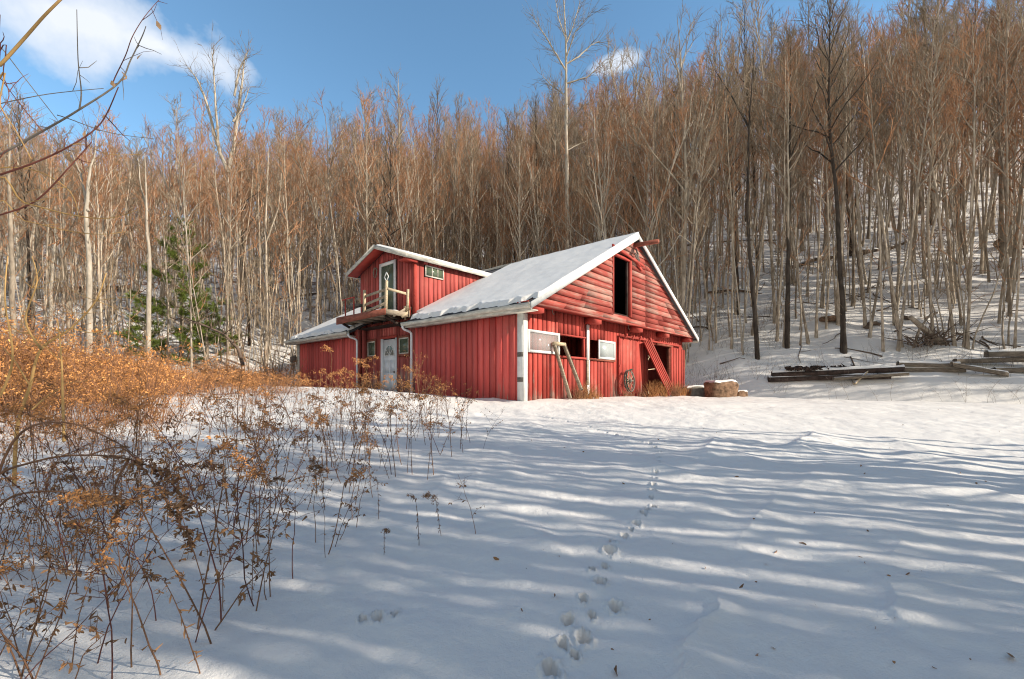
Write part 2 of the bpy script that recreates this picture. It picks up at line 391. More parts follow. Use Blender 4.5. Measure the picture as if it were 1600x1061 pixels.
def cloud(px, py, rw, rh, tilt, soft=.55):
    d = Vector(((px-800)/F, 1, (600-py)/F)).normalized()
    r = Vector((d.y, -d.x, 0)).normalized(); u = r.cross(d).normalized()
    t = radians(tilt); r2 = r*cos(t)+u*sin(t); u2 = u*cos(t)-r*sin(t)
    a = math_(nt, 'DIVIDE', vmath('DOT_PRODUCT', nrm, r2), rw); b = math_(nt, 'DIVIDE', vmath('DOT_PRODUCT', nrm, u2), rh)
    q = math_(nt, 'SQRT', math_(nt, 'ADD', math_(nt, 'MULTIPLY', a, a), math_(nt, 'MULTIPLY', b, b)))
    q = math_(nt, 'ADD', q, math_(nt, 'MULTIPLY', math_(nt, 'SUBTRACT', cn.outputs['Fac'], .5), 2.8))
    front = math_(nt, 'GREATER_THAN', vmath('DOT_PRODUCT', nrm, d), 0.0)
    return math_(nt, 'MULTIPLY', ramp(nt, q, [(.25, 1), (.62, .6), (1.0, 0)]), front)
cl = cloud(95, 26, .20, .062, 9); cl = math_(nt, 'MAXIMUM', cl, cloud(245, 72, .13, .036, 5))
cl = math_(nt, 'MAXIMUM', cl, math_(nt, 'MULTIPLY', cloud(960, 100, .048, .016, 4, .5), .85))
cl = math_(nt, 'MAXIMUM', cl, math_(nt, 'MULTIPLY', cloud(90, 90, .05, .016, 0), .4))
# unseen thin cloud added behind and overhead to make the shade light neutral
sk = mix(nt, 1.0, sky.outputs[0], (1.25,1.56,1.54), 'MULTIPLY')
cn3 = N(nt, 'ShaderNodeTexNoise'); cn3.inputs['Scale'].default_value = 2.2; cn3.inputs['Detail'].default_value = 5
nt.links.new(nrm, cn3.inputs['Vector'])
away = ramp(nt, vmath('DOT_PRODUCT', nrm, (-.05, .86, .51)), [(.05, 1), (.40, 0)])
fill_veil = math_(nt, 'MULTIPLY', ramp(nt, cn3.outputs['Fac'], [(.34, 0), (.52, .9)]), away)
sk = mix(nt, fill_veil, sk, (3.2, 2.85, 2.35))
fin = mix(nt, cl, sk, mix(nt, cn2.outputs['Fac'], (4.9,5.3,5.9), (6.8,7.0,7.4)))
nt.links.new(fin, bg.inputs[0])
scene.view_settings.view_transform = 'Standard'; scene.view_settings.look = 'None'; scene.view_settings.exposure = .36
scene.render.engine = 'CYCLES'
cy = scene.cycles; cy.max_bounces = 6; cy.diffuse_bounces = 4; cy.glossy_bounces = 2; cy.transparent_max_bounces = 8
cy.use_adaptive_sampling = True; cy.use_denoising = True; cy.filter_width = 1.1

# ------------------------------------------------------------------ ground sheet (polar, finest near the camera)
r1 = np.geomspace(.6, 17, 480); r2 = np.geomspace(17, 48, 150)[1:]; r3 = np.geomspace(48, 420, 70)[1:]
rr = np.concatenate([[0.05, .3], r1, r2, r3])
th = np.concatenate([np.linspace(-52.5, 52.5, 760), np.linspace(52.5, 307.5, 120)[1:]])   # azimuth from +Y, clockwise
th = np.radians(th); Rg, Tg = np.meshgrid(rr, th, indexing='ij')
Xg = Rg*np.sin(Tg); Yg = Rg*np.cos(Tg)
Zg = H(Xg.ravel(), Yg.ravel()).reshape(Xg.shape)
# keep the ground below the barn floor
bt = (Xg-C0[0])*RX[0]+(Yg-C0[1])*RX[1]; bs = (Xg-C0[0])*RY[0]+(Yg-C0[1])*RY[1]
ins = sstep(-.05, .35, bt)*(1-sstep(11.7, 12.1, bt))*sstep(-.05, .35, bs)*(1-sstep(14.8, 15.3, bs))
Zg = Zg*(1-ins) + np.minimum(Zg, -.12)*ins
mb = MB(); mb.grid(np.stack([Xg, Yg, Zg], -1))
g = mb.build('ground', M['ground'], smooth=True); g['kind'] = 'structure'
lit = (sstep(4, 14, hill_d(Xg, Yg)) * (0.35+.65*(1-sstep(-25, -5, Xg))))
lit = np.maximum(lit, (.9*sstep(25, 60, hill_d(Xg, Yg))*(1-.75*sstep(0, 15, Xg)))); lit *= 1-.5*sstep(5, 15, Xg)
atb = g.data.attributes.new('litter', 'FLOAT', 'POINT'); atb.data.foreach_set('value', np.clip(lit, 0, 1).astype(np.float32).ravel())
# ================================================================== BARN (local frame: x across the gable, y along the side)
W, D = 12.0, 15.2
BZ = math.atan2(RX[1], RX[0])
barn = tag(empty('barn', (C0[0], C0[1], 0), BZ), 'weathered red wooden barn with snowy roof, dormer balcony and open gable hatch', 'barn')
def mainz(x): return 2.86+.535*min(x, W-x)          # upper face of the roof deck
def fr(O, U, Nn):
    O, U, Nn = Vector(O), Vector(U), Vector(Nn)
    def f(u, n, z): return tuple(O+U*u+Nn*n+Vector((0, 0, z)))
    return f
def slabu(mb, f, u0, u1, n0, n1, zb0, zb1, zt0, zt1):
    mb.hexa([f(u0,n0,zb0), f(u1,n0,zb1), f(u1,n1,zb1), f(u0,n1,zb0), f(u0,n0,zt0), f(u1,n0,zt1), f(u1,n1,zt1), f(u0,n1,zt0)])
def board_wall(mb, f, L, z0, top, holes=(), sp=.235, bat=.045, seed=0, th=.046, batt=True, u_start=0.0):
    r = random.Random(seed); cuts = [u_start]; u = u_start
    while u < L-sp*.6: u += sp*(1+r.uniform(-.06, .06)); cuts.append(min(u, L))
    cuts[-1] = L
    edges = sorted(set([round(c, 4) for c in cuts] + [e for h in holes for e in h[:2] if u_start < e < L]))
    def spans(a, b, za, pad=0):
        c = (a+b)/2; s = [(za, None)]
        for (h0, h1, hz0, hz1) in holes:
            if h0-pad < c < h1+pad:
                n = []
                for (p, q) in s:
                    if (q is None or hz0 < q) and hz1 > p:
                        if hz0 > p: n.append((p, hz0))
                        n.append((hz1, q))
                    else: n.append((p, q))
                s = n
        return s
    for a, b in zip(edges[:-1], edges[1:]):
        if b-a < .004: continue
        dn = r.uniform(0, .012)
        for p, q in spans(a, b, z0):
            t0 = top(a) if q is None else q; t1 = top(b) if q is None else q
            if min(t0, t1) <= p+.01 and max(t0, t1) <= p+.02: continue
            gp = .020 if batt else .0015
            slabu(mb, f, a+gp, b-gp*(1+r.uniform(-.4, .4)), -th, dn, p, p, max(t0, p+.005), max(t1, p+.005))
    if False:
        for c in cuts:
            c += r.uniform(-.006, .006)
            a, b = max(u_start+.001, c-bat/2), min(L-.001, c+bat/2)
            for p, q in spans(a, b, z0+r.uniform(0, .03), .01):
                t0 = top(a) if q is None else q; t1 = top(b) if q is None else q
                if t0 < p+.05: continue
                dn = .024+r.uniform(-.003, .004); k = r.uniform(-.006, .006)
                mb.hexa([f(a+k,.006,p), f(b+k,.006,p), f(b+k,dn,p), f(a+k,dn,p), f(a,.006,t0-.003), f(b,.006,t1-.003), f(b,dn,t1-.003), f(a,dn,t0-.003)])
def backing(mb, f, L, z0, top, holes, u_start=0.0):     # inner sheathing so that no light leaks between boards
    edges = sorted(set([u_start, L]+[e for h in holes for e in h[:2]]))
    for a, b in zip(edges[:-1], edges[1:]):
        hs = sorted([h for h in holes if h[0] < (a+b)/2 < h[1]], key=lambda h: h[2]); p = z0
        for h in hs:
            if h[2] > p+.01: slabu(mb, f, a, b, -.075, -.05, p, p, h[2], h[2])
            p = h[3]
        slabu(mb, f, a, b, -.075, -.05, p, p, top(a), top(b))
fG = fr((0, 0, 0), (1, 0, 0), (0, -1, 0))           # gable wall
holesG = [(1.70, 3.22, 1.34, 1.98), (3.48, 4.55, 1.34, 1.98), (8.0, 10.42, .02, 2.14)]
mb = MB(); board_wall(mb, fG, W, -.2, lambda u: 2.88, holesG, seed=3, sp=.225)
wg = mb.build('gable_wall', M['red_board'], barn)
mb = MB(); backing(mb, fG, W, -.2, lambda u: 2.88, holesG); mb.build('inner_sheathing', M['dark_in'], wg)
# side wall, near block
fS = fr((0, 0, 0), (0, 1, 0), (-1, 0, 0))
mb = MB(); board_wall(mb, fS, 5.12, -.2, lambda u: 2.74, seed=5, sp=.26); backing(mb, fS, 5.12, -.2, lambda u: 2.74, [])
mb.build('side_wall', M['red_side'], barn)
# side wall, far wing
mb = MB(); board_wall(mb, fS, D, -.5, lambda u: 2.74, seed=6, sp=.255, u_start=9.3); backing(mb, fS, D, -.5, lambda u: 2.74, [], 9.3)
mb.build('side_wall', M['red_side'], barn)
# recess returns, back walls
mb = MB()
f = fr((0, 5.12, 0), (1, 0, 0), (0, 1, 0)); board_wall(mb, f, .5, -.2, lambda u: 2.8+.5*u, seed=8)
mb.build('recess_return', M['red_door_wall'], barn); mb = MB()
f = fr((0, 9.3, 0), (1, 0, 0), (0, -1, 0)); board_wall(mb, f, .5, -.3, lambda u: 2.8+.5*u, seed=9)
mb.build('recess_return', M['red_door_wall'], barn)
mb = MB()
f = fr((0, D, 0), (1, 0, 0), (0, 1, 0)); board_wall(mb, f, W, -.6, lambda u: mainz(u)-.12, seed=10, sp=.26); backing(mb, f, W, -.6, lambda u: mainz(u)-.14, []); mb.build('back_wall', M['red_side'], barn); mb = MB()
f = fr((W, 0, 0), (0, 1, 0), (1, 0, 0)); board_wall(mb, f, D, -.4, lambda u: 2.74, seed=11, sp=.26); backing(mb, f, D, -.4, lambda u: 2.74, [])
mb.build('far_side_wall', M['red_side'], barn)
# entrance wall (x=.5) below the dormer, with dormer front above it
XD, Y0, Y1, YR = .5, 5.85, 9.88, 7.87
def dormtop(y): return 6.0-.345*abs(y-YR)
fE = fr((XD, 0, 0), (0, 1, 0), (-1, 0, 0))
holesE = [(7.06, 8.10, -.3, 2.30), (6.20, 6.86, 1.62, 2.26), (8.60, 9.22, 1.62, 2.26)]
mb = MB(); board_wall(mb, fE, 9.3, -.3, lambda u: 3.16, holesE, seed=12, sp=.19, u_start=5.12); backing(mb, fE, 9.3, -.3, lambda u: 3.16, holesE, 5.12)
mb.build('entrance_wall', M['red_door_wall'], barn)
holesD = [(7.02, 8.24, 3.22, 5.44)]
mb = MB(); board_wall(mb, fE, Y1, 3.165, lambda u: dormtop(u)-.07, holesD, seed=13, sp=.20, u_start=Y0); backing(mb, fE, Y1, 3.165, lambda u: dormtop(u)-.09, holesD, Y0)
fDS = fr((XD, Y0, 0), (1, 0, 0), (0, -1, 0))
def seg_wall(mb, f, L, zb, zt, holes, sp, seed):
    r = random.Random(seed); u = 0
    while u < L:
        v = min(L, u+sp*(1+r.uniform(-.08, .08))); dn = r.uniform(0, .005); sp_ = [(None, None)]
        parts = [(zb(u), zb(v), zt(u), zt(v))]
        for h in holes:
            if h[0] < (u+v)/2 < h[1]:
                parts = [(zb(u), zb(v), h[2], h[2]), (h[3], h[3], zt(u), zt(v))]
        for a0, a1, t0, t1 in parts:
            if t0 > a0 and t1 > a1: slabu(mb, f, u+.012, v-.012, -.02, dn, a0, a1, t0, t1); slabu(mb, f, u, v, -.05, -.021, a0, a1, t0, t1)
            bw = .02
            if t0 > a0+.04: pass
        u = v
seg_wall(mb, fDS, 4.0, lambda u: 2.80+.535*(XD+u), lambda u: 5.26, [(.44, 1.40, 4.62, 5.10)], .22, 14)
fDB = fr((XD, Y1, 0), (1, 0, 0), (0, 1, 0))
seg_wall(mb, fDB, 4.0, lambda u: 2.80+.535*(XD+u), lambda u: 5.26, [], .24, 15)
dw = mb.build('dormer_wall', M['red_dormer'], barn)
mb = MB(); slabu(mb, fDS, -.03, .07, .0, .035, 3.1, 3.1, 5.25, 5.25); slabu(mb, fE, Y0-.03, Y0+.08, .028, .045, 3.1, 3.1, 5.25, 5.25); mb.build('corner_board', M['red_trim'], dw)
# upper gable: lapped boards on a face .45 m proud of the wall
YG = -.45
fU = fr((0, YG, 0), (1, 0, 0), (0, -1, 0))
mb = MB(); r = random.Random(21); LD = (4.36, 5.66, 2.98, 5.04)
z = 2.70; ch = .205
def xl(zz): return max(-.33, (zz-2.86+.10)/.535)
while z < 6.0:
    zt = z+ch; a0, a1 = xl(z), xl(zt)
    segs = [(a0, a1, W-a0, W-a1)]
    hit = z > LD[2]-.1 and z < LD[3]-.05
    br = [(a0, a1, LD[0], LD[0]), (LD[1], LD[1], W-a0, W-a1)] if hit else segs
    out_ = []
    for (p0, p1, q0, q1) in br:
        if p0 < 6.9 < q0 and p0 < 6.6 and q0-6.9 > .3: out_ += [(p0, p1, 6.9-.004, 6.9-.004), (6.9+.004, 6.9+.004, q0, q1)]
        else: out_.append((p0, p1, q0, q1))
    for (p0, p1, q0, q1) in out_:
        if q0-p0 < .05 or q1-p1 < .02: continue
        n = max(1, int((q0-p0)/1.6)); xs = [0]+sorted([(i+1+r.uniform(-.3, .3))/n for i in range(n-1)])+[1]; j0 = r.uniform(-.006, .006)
        for s0, s1 in zip(xs[:-1], xs[1:]):
            j1 = r.uniform(-.006, .006); w0, w1 = p0+(q0-p0)*s0, p0+(q0-p0)*s1; v0, v1 = p1+(q1-p1)*s0, p1+(q1-p1)*s1
            o = .036+r.uniform(-.005, .008)
            mb.hexa([fU(w0+.002,-.02,z+j0), fU(w1-.002,-.02,z+j1), fU(w1-.002,o,z+j1-.012), fU(w0+.002,o,z+j0-.006),
                     fU(v0+.002,-.02,zt+.02), fU(v1-.002,-.02,zt+.02), fU(v1-.002,.002,zt+.02), fU(v0+.002,.002,zt+.02)]); j0 = j1
    z = zt
ug = mb.build('upper_gable_siding', M['red_lap'], barn)
mb = MB()   # sheathing behind the lapped boards
for (a, b) in ((-.3, LD[0]), (LD[1], 6.0), (6.0, W+.3)):
    slabu(mb, fU, a, b, -.06, -.024, 2.72, 2.72, max(2.73, mainz(a)-.12), max(2.73, mainz(b)-.12))
slabu(mb, fU, LD[0], LD[1], -.06, -.024, 2.72, 2.72, LD[2], LD[2]); slabu(mb, fU, LD[0], LD[1], -.06, -.024, LD[3], LD[3], mainz(LD[0])-.12, mainz(LD[1])-.12)
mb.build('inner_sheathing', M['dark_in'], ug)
mb = MB(); mb.box(-.3, W+.3, YG+.005, -.032, 2.70, 2.73); mb.build('soffit', M['red_trim'], ug)
mb = MB()
slabu(mb, fU, -.35, W+.35, .0, .05, 2.645, 2.645, 2.70, 2.70)
mb.build('bottom_trim', M['red_lap'], ug)
for x in (.02, 3.20, 6.35, 8.95, 11.75):
    mb = MB(); mb.box(x, x+.42, YG+.02, -.035, 2.47, 2.698); mb.build('bracket', M['red_trim'], barn)
for x in (.44, 1.14, 3.64, 6.0):
    mb = MB(); mb.tube([(x, -.20, 2.70), (x, -.20, 2.60), (x+.03, -.22, 2.53), (x+.07, -.22, 2.56)], .012, 5); mb.build('hook', M['iron'], barn)
# hay hatch
hh = empty('hay_hatch', (0, 0, 0)); hh.parent = barn
mb = MB()
slabu(mb, fU, LD[0]-.06, LD[0], -.05, .05, LD[2]-.05, LD[2]-.05, LD[3]+.02, LD[3]+.02)
slabu(mb, fU, LD[1]-.10, LD[1]+.02, -.05, .06, LD[2]-.05, LD[2]-.05, LD[3]+.02, LD[3]+.02)
slabu(mb, fU, LD[0], LD[1]-.1, -.05, .05, LD[3]-.05, LD[3]-.05, LD[3]+.03, LD[3]+.03)
mb.build('frame', M['red_trim'], hh)
mb = MB(); mb.bar((LD[1]-.16, YG+.06, LD[2]), (LD[1]-.16, YG+.06, LD[3]), .06, .08, (0,1,0)); mb.build('inner_post', M['timber_dark'], hh)
mb = MB(); mb.bar((4.1, .5, 4.2), (5.9, .4, 5.0), .12, .14); mb.bar((4.2, 1.2, 4.9), (5.9, 1.1, 4.1), .1, .1); mb.build('inner_brace', M['red_in'], hh)
mb = MB(); f = fr((0, 1.6, 0), (1, 0, 0), (0, -1, 0)); board_wall(mb, f, 7.5, 2.8, lambda u: min(5.9, mainz(u)-.2), seed=33, u_start=2.5, batt=False); mb.build('loft_partition', M['red_in'], barn)
mb = MB(); mb.bar((4.15, YG-.10, 5.26), (6.55, YG-.10, 5.02), .05, .09); mb.bar((5.6, YG-.06, 5.2), (6.3, YG-.06, 4.95), .12, .04); mb.bar((6.1, YG-.06, 5.0), (6.5, YG-.06, 4.85), .04, .1); mb.build('track', M['red_flat'], hh)
mb = MB()
for k in range(7): mb.tube([(5.75+.05*k, YG-.12, 5.30-.03*k), (5.82+.05*k, YG-.16, 5.36-.03*k), (5.85+.05*k, YG-.1, 5.22-.03*k)], .016, 5)
mb.tube([(5.95, YG-.08, 5.55), (6.0, YG-.15, 5.35), (6.02, YG-.12, 5.2)], .03, 6); mb.build('pulley', M['iron'], hh)
mb = MB(); mb.bar((6.0, -.1, 5.72), (6.0, YG-.95, 5.66), .14, .13); mb.build('hoist_beam', M['red_brown_wood'], barn)
# white corner boards and trim
mb = MB(); slabu(mb, fG, -.045, .15, .03, .05, -.15, -.15, 2.46, 2.46); slabu(mb, fS, -.05, .17, .03, .046, -.15, -.15, 2.68, 2.68)
cb = mb.build('corner_board', M['white_paint'], barn)
mb = MB()
for z0 in (.50, 1.22): slabu(mb, fS, -.051, .172, .047, .051, z0, z0, z0+.13, z0+.13)
mb.build('metal_band', M['iron'], cb)
mb = MB(); mb.box(-.045, .015, D-.22, D+.05, -.6, 2.7); mb.build('corner_board', M['old_white'], barn)
mb = MB(); slabu(mb, fG, 3.28, 3.42, .035, .075, 1.25, 1.25, 2.46, 2.46); slabu(mb, fG, 3.30, 3.44, .035, .07, -.1, -.1, .40, .40); slabu(mb, fG, 3.40, 3.46, .035, .068, .3, .3, 1.26, 1.26)
tr = mb.build('white_post_trim', M['white_paint'], barn)
mb = MB(); slabu(mb, fG, 3.30, 3.395, .03, .06, .4, .4, 1.25, 1.25); mb.build('bare_board', M['grey_wood'], tr)
# flat sliding door section and its track
mb = MB(); r = random.Random(5); u = 5.50
while u < 8.0:
    v = min(u+.27+r.uniform(-.04, .04), 8.02); slabu(mb, fG, u+.002, v-.002, .034, .052+r.uniform(0, .004), .05, .05, 2.17, 2.17); u = v
sdr = mb.build('sliding_door', M['red_flat'], barn)
mb = MB(); slabu(mb, fG, 5.50, 5.56, .052, .085, .05, .05, 2.20, 2.20); mb.tube([(5.58, -.08, 2.1), (5.58, -.1, 1.2), (5.5, -.1, 1.1)], .012, 5); mb.build('edge_strip', M['red_trim'], sdr)
mb = MB(); slabu(mb, fG, 5.5, 11.55, .05, .12, 2.235, 2.205, 2.30, 2.27); mb.build('door_track', M['red_trim'], barn)
for x in (5.9, 6.5, 7.1, 8.0):
    mb = MB(); slabu(mb, fG, x, x+.05, .12, .14, 2.18, 2.18, 2.36, 2.36); mb.tube([(x+.02, -.13, 2.32), (x+.02, -.2, 2.32)], .05, 8, True); mb.build('track_hanger', M['red_trim'], barn)
mb = MB(); r = random.Random(6); u = 10.40
while u < 12.0:
    v = min(u+.30, 12.08); slabu(mb, fG, u+.002, v-.002, .034, .07+r.uniform(0, .01), .0, .0, 2.12-.02*(u-10.4), 2.12-.02*(v-10.4)); u = v
for x in (10.42, 10.7, 11.0, 11.3, 11.62, 11.95): slabu(mb, fG, x, x+.05, .07, .10, .0, .0, 2.1, 2.1)
mb.build('door_panel', M['red_board'], barn)
mb = MB(); slabu(mb, fG, 8.9, 10.6, .04, .10, 2.14, 2.14, 2.21, 2.21); slabu(mb, fG, 10.34, 10.42, -.1, .05, 0, 0, 2.14, 2.14); slabu(mb, fG, 7.98, 8.06, -.1, .05, 0, 0, 2.14, 2.14); mb.build('doorway_frame', M['red_brown_wood'], barn)
# windows of the gable wall
def sash(name, f, u0, u1, z0, z1, n, fw, mf, mg, parent, mull=(), dep=.04, label=None):
    mb = MB()
    slabu(mb, f, u0, u0+fw, n, n+dep, z0, z0, z1, z1); slabu(mb, f, u1-fw, u1, n, n+dep, z0, z0, z1, z1)
    slabu(mb, f, u0+fw, u1-fw, n+.002, n+dep-.002, z0, z0, z0+fw, z0+fw); slabu(mb, f, u0+fw, u1-fw, n+.002, n+dep-.002, z1-fw, z1-fw, z1, z1)
    for mu in mull: slabu(mb, f, mu-.015, mu+.015, n+.004, n+dep-.006, z0+fw, z0+fw, z1-fw, z1-fw)
    o = mb.build(name, mf, parent)
    mb = MB(); slabu(mb, f, u0+fw-.005, u1-fw+.005, n+.012, n+.018, z0+fw-.005, z0+fw-.005, z1-fw+.005, z1-fw+.005); mb.build('pane', mg, o)
    if label: o['label'] = label
    return o
sash('window', fG, .16, 1.70, 1.36, 2.02, .034, .075, M['white_paint'], M['glass_clear'], barn, label='white framed sash slid open over the red boards')
sash('window', fG, 4.02, 5.20, 1.33, 2.0, .05, .075, M['white_paint'], M['glass_plastic'], barn, label='white framed sash with cloudy panes beside dark opening')
mb = MB(); slabu(mb, fG, 1.68, 3.26, .03, .06, 1.27, 1.27, 1.335, 1.335); slabu(mb, fG, 1.70, 3.26, .03, .045, 1.985, 1.985, 2.03, 2.03); slabu(mb, fG, 3.16, 3.215, -.08, .028, 1.34, 1.34, 1.98, 1.98); mb.build('opening_frame', M['red_trim'], barn)
mb = MB(); slabu(mb, fG, 3.47, 5.25, .03, .06, 1.26, 1.26, 1.325, 1.325); slabu(mb, fG, 3.48, 3.53, -.08, .028, 1.34, 1.34, 1.98, 1.98); mb.build('opening_frame', M['red_brown_wood'], barn)
# inner partition, floor, loft floor
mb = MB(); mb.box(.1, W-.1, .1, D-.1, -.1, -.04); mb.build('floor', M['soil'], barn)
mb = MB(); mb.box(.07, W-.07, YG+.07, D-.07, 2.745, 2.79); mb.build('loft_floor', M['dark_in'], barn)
mb = MB(); f = fr((0, 1.5, 0), (1, 0, 0), (0, -1, 0)); board_wall(mb, f, 5.0, -.04, lambda u: 2.74, seed=31, u_start=.07, batt=False)
f = fr((5.0, .06, 0), (0, 1, 0), (-1, 0, 0)); board_wall(mb, f, 1.45, -.04, lambda u: 2.74, seed=32, batt=False); mb.build('inner_partition', M['red_in'], barn)
mb = MB()
for a, b, ww in (((8.3,.9,.0),(9.9,.6,2.0),.09), ((9.9,1.4,.2),(8.4,1.0,2.2),.12), ((8.2,.5,1.0),(10.2,.6,1.15),.10), ((9.3,.5,0),(9.5,1.3,1.4),.08)):
    mb.bar(a, b, ww, .03)
mb.build('stored_boards', M['pale_wood'], barn)
# entrance door, jambs, small windows
mb = MB(); slabu(mb, fE, 7.10, 8.02, -.05, -.01, -.3, -.3, 2.26, 2.26)
for (u0, u1, z0, z1) in ((7.2, 7.53, .15, .75), (7.6, 7.93, .15, .75), (7.2, 7.53, .88, 1.42), (7.6, 7.93, .88, 1.42)):
    slabu(mb, fE, u0, u1, -.01, -.003, z0, z0, z1, z1); slabu(mb, fE, u0+.04, u1-.04, -.003, .004, z0+.04, z0+.04, z1-.04, z1-.04)
dr = mb.build('entrance_door', M['door_white'], barn); dr['label'] = 'white panelled entrance door with fan light'
mb = MB(); c = (7.565, 1.60)
pts = [(c[0]+.33*cos(a), c[1]+.42*sin(a)) for a in np.linspace(0, pi, 13)]
V = [fE(c[0], .002, c[1])]+[fE(p[0], .002, p[1]) for p in pts]; mb.add(V, None, [(0, i+1, i+2) for i in range(12)]); mb.build('fan_light', M['glass_dark'], dr)
mb = MB()
mb.tube([fE(p[0], .008, p[1]) for p in pts], .016, 5); mb.tube([fE(c[0]-.34, .008, c[1]), fE(c[0]+.34, .008, c[1])], .018, 5)
for a in (40, 90, 140): mb.tube([fE(c[0], .008, c[1]), fE(c[0]+.33*cos(radians(a)), .008, c[1]+.42*sin(radians(a)))], .013, 5)
mb.build('fan_muntins', M['white_paint'], dr)
mb = MB(); mb.tube([fE(7.19, 0, .92), fE(7.19, .06, .92)], .028, 8, True); mb.build('handle', M['iron'], dr)
mb = MB(); slabu(mb, fE, 8.02, 8.16, -.04, .05, -.3, -.3, 2.30, 2.30); slabu(mb, fE, 7.04, 7.10, -.04, .04, -.3, -.3, 2.30, 2.30); mb.build('door_jamb', M['door_white'], barn)
mb = MB(); slabu(mb, fE, 7.0, 8.22, .03, .055, 2.30, 2.30, 2.40, 2.40); mb.build('door_head', M['red_trim'], barn)
for (a, b, l) in ((6.20, 6.86, 'small window right of the entrance door'), (8.60, 9.22, 'small window left of the entrance door')):
    sash('window', fE, a, b, 1.62, 2.26, .0, .05, M['old_white'], M['glass_green'], barn, label=l)
    mb = MB(); slabu(mb, fE, a-.07, b+.07, .026, .05, 1.53, 1.53, 1.62, 1.62); slabu(mb, fE, a-.07, b+.07, .026, .05, 2.262, 2.262, 2.34, 2.34)
    slabu(mb, fE, a-.07, a-.002, .026, .048, 1.62, 1.62, 2.26, 2.26); slabu(mb, fE, b+.002, b+.07, .026, .048, 1.62, 1.62, 2.26, 2.26); mb.build('window_surround', M['red_brown_wood'], barn)
# dormer window, balcony door
sash('window', fDS, .46, 1.38, 4.64, 5.08, .012, .045, M['old_white'], M['glass_green'], barn, (.80, 1.08), label='small horizontal window in the dormer side')
bd = sash('balcony_door', fE, 7.04, 8.22, 3.22, 5.42, .028, .13, M['white_paint'], M['glass_green'], barn, dep=.05, label='tall white framed glass door onto the balcony')
mb = MB(); r = random.Random(9)
for k in range(40):
    a = k/40*2*pi*3; mb.tube([fE(8.50+.13*cos(a), .07+r.uniform(0, .05), 5.12+.20*sin(a)), fE(8.50+.13*cos(a+.5)+r.uniform(-.03, .03), .08+r.uniform(0, .05), 5.12+.20*sin(a+.5))], .018, 4)
mb.build('hanging_coil', M['grey_twig'], barn)
# ---- roof
roof = empty('roof'); roof.parent = barn
def deck(mb, x0, x1, y0, y1, sgn=1, th=.12, fx=mainz):
    f_ = (lambda x: x) if sgn > 0 else (lambda x: W-x)
    z0, z1 = 2.86+.535*x0, 2.86+.535*x1
    p = [(f_(x0), y0, z0-th), (f_(x1), y0, z1-th), (f_(x1), y1, z1-th), (f_(x0), y1, z0-th), (f_(x0), y0, z0), (f_(x1), y0, z1), (f_(x1), y1, z1), (f_(x0), y1, z0)]
    mb.hexa(p)
YF, YB = YG-.16, D+.45
mb = MB(); deck(mb, -.38, 6.0, YF, 5.22); deck(mb, XD-.02, 6.0, 5.22, 9.28); deck(mb, -.38, 6.0, 9.28, YB); deck(mb, -.38, 6.0, YF, YB, -1)
mb.build('roof_deck', M['shingle'], barn)
for sgn in (1, -1):
    f_ = (lambda x: x) if sgn > 0 else (lambda x: W-x)
    for yy, dy in ((YF, -.035), (YB, .035)):
        a, b = -.40, 6.0
        p = [(f_(a), yy, 2.86+.535*a-.17), (f_(b), yy, 2.86+.535*b-.17), (f_(b), yy+dy, 2.86+.535*b-.17), (f_(a), yy+dy, 2.86+.535*a-.17),
             (f_(a), yy, 2.86+.535*a+.01), (f_(b), yy, 2.86+.535*b+.01), (f_(b), yy+dy, 2.86+.535*b+.01), (f_(a), yy+dy, 2.86+.535*a+.01)]
        mb = MB(); mb.hexa(p); mb.build('rake_board', M['white_paint'], barn)
mb = MB()
for (y0, y1) in ((YF, 5.24), (9.26, YB)):
    mb = MB(); mb.box(-.385, -.355, y0, y1, 2.44, 2.645); mb.build('fascia_board', M['old_white'], barn)
mb = MB(); mb.box(W+.355, W+.385, YF, YB, 2.44, 2.645)
mb.build('fascia_board', M['old_white'], barn)
mb = MB()
for (y0, y1) in ((YF, 5.24), (9.26, YB)): mb = MB(); mb.box(-.36, -.03, y0+.03, y1-.03, 2.46, 2.485); mb.build('eave_soffit', M['old_white'], barn)
for (y0, y1, yd) in ((YF-.02, 5.30, 5.26), (9.22, YB, 9.14)):
    mb = MB()
    for k in range(14):
        pass
    n = 26; ys = np.linspace(y0, y1, n); prof = [(-.39, 2.62), (-.41, 2.53), (-.45, 2.505), (-.50, 2.525), (-.515, 2.63), (-.50, 2.63), (-.485, 2.54), (-.45, 2.522), (-.42, 2.545), (-.40, 2.62)]
    G = np.array([[(px_, yy, pz_+.008*sin(yy*1.3)-.01*(abs(yy-y0) > 2)) for px_, pz_ in prof] for yy in ys]); mb.grid(G); gt = mb.build('gutter', M['old_white'], barn)
    mb = MB()
    zb = -.15; xw = -.05
    mb.tube([(-.45, yd, 2.54), (-.45, yd, 2.46), (-.40, yd, 2.40), (-.14, yd, 2.34), (-.08, yd, 2.28), (-.07, yd, 2.15), (-.07, yd, zb)], .045, 6, True); mb.build('downspout', M['door_white'], barn)
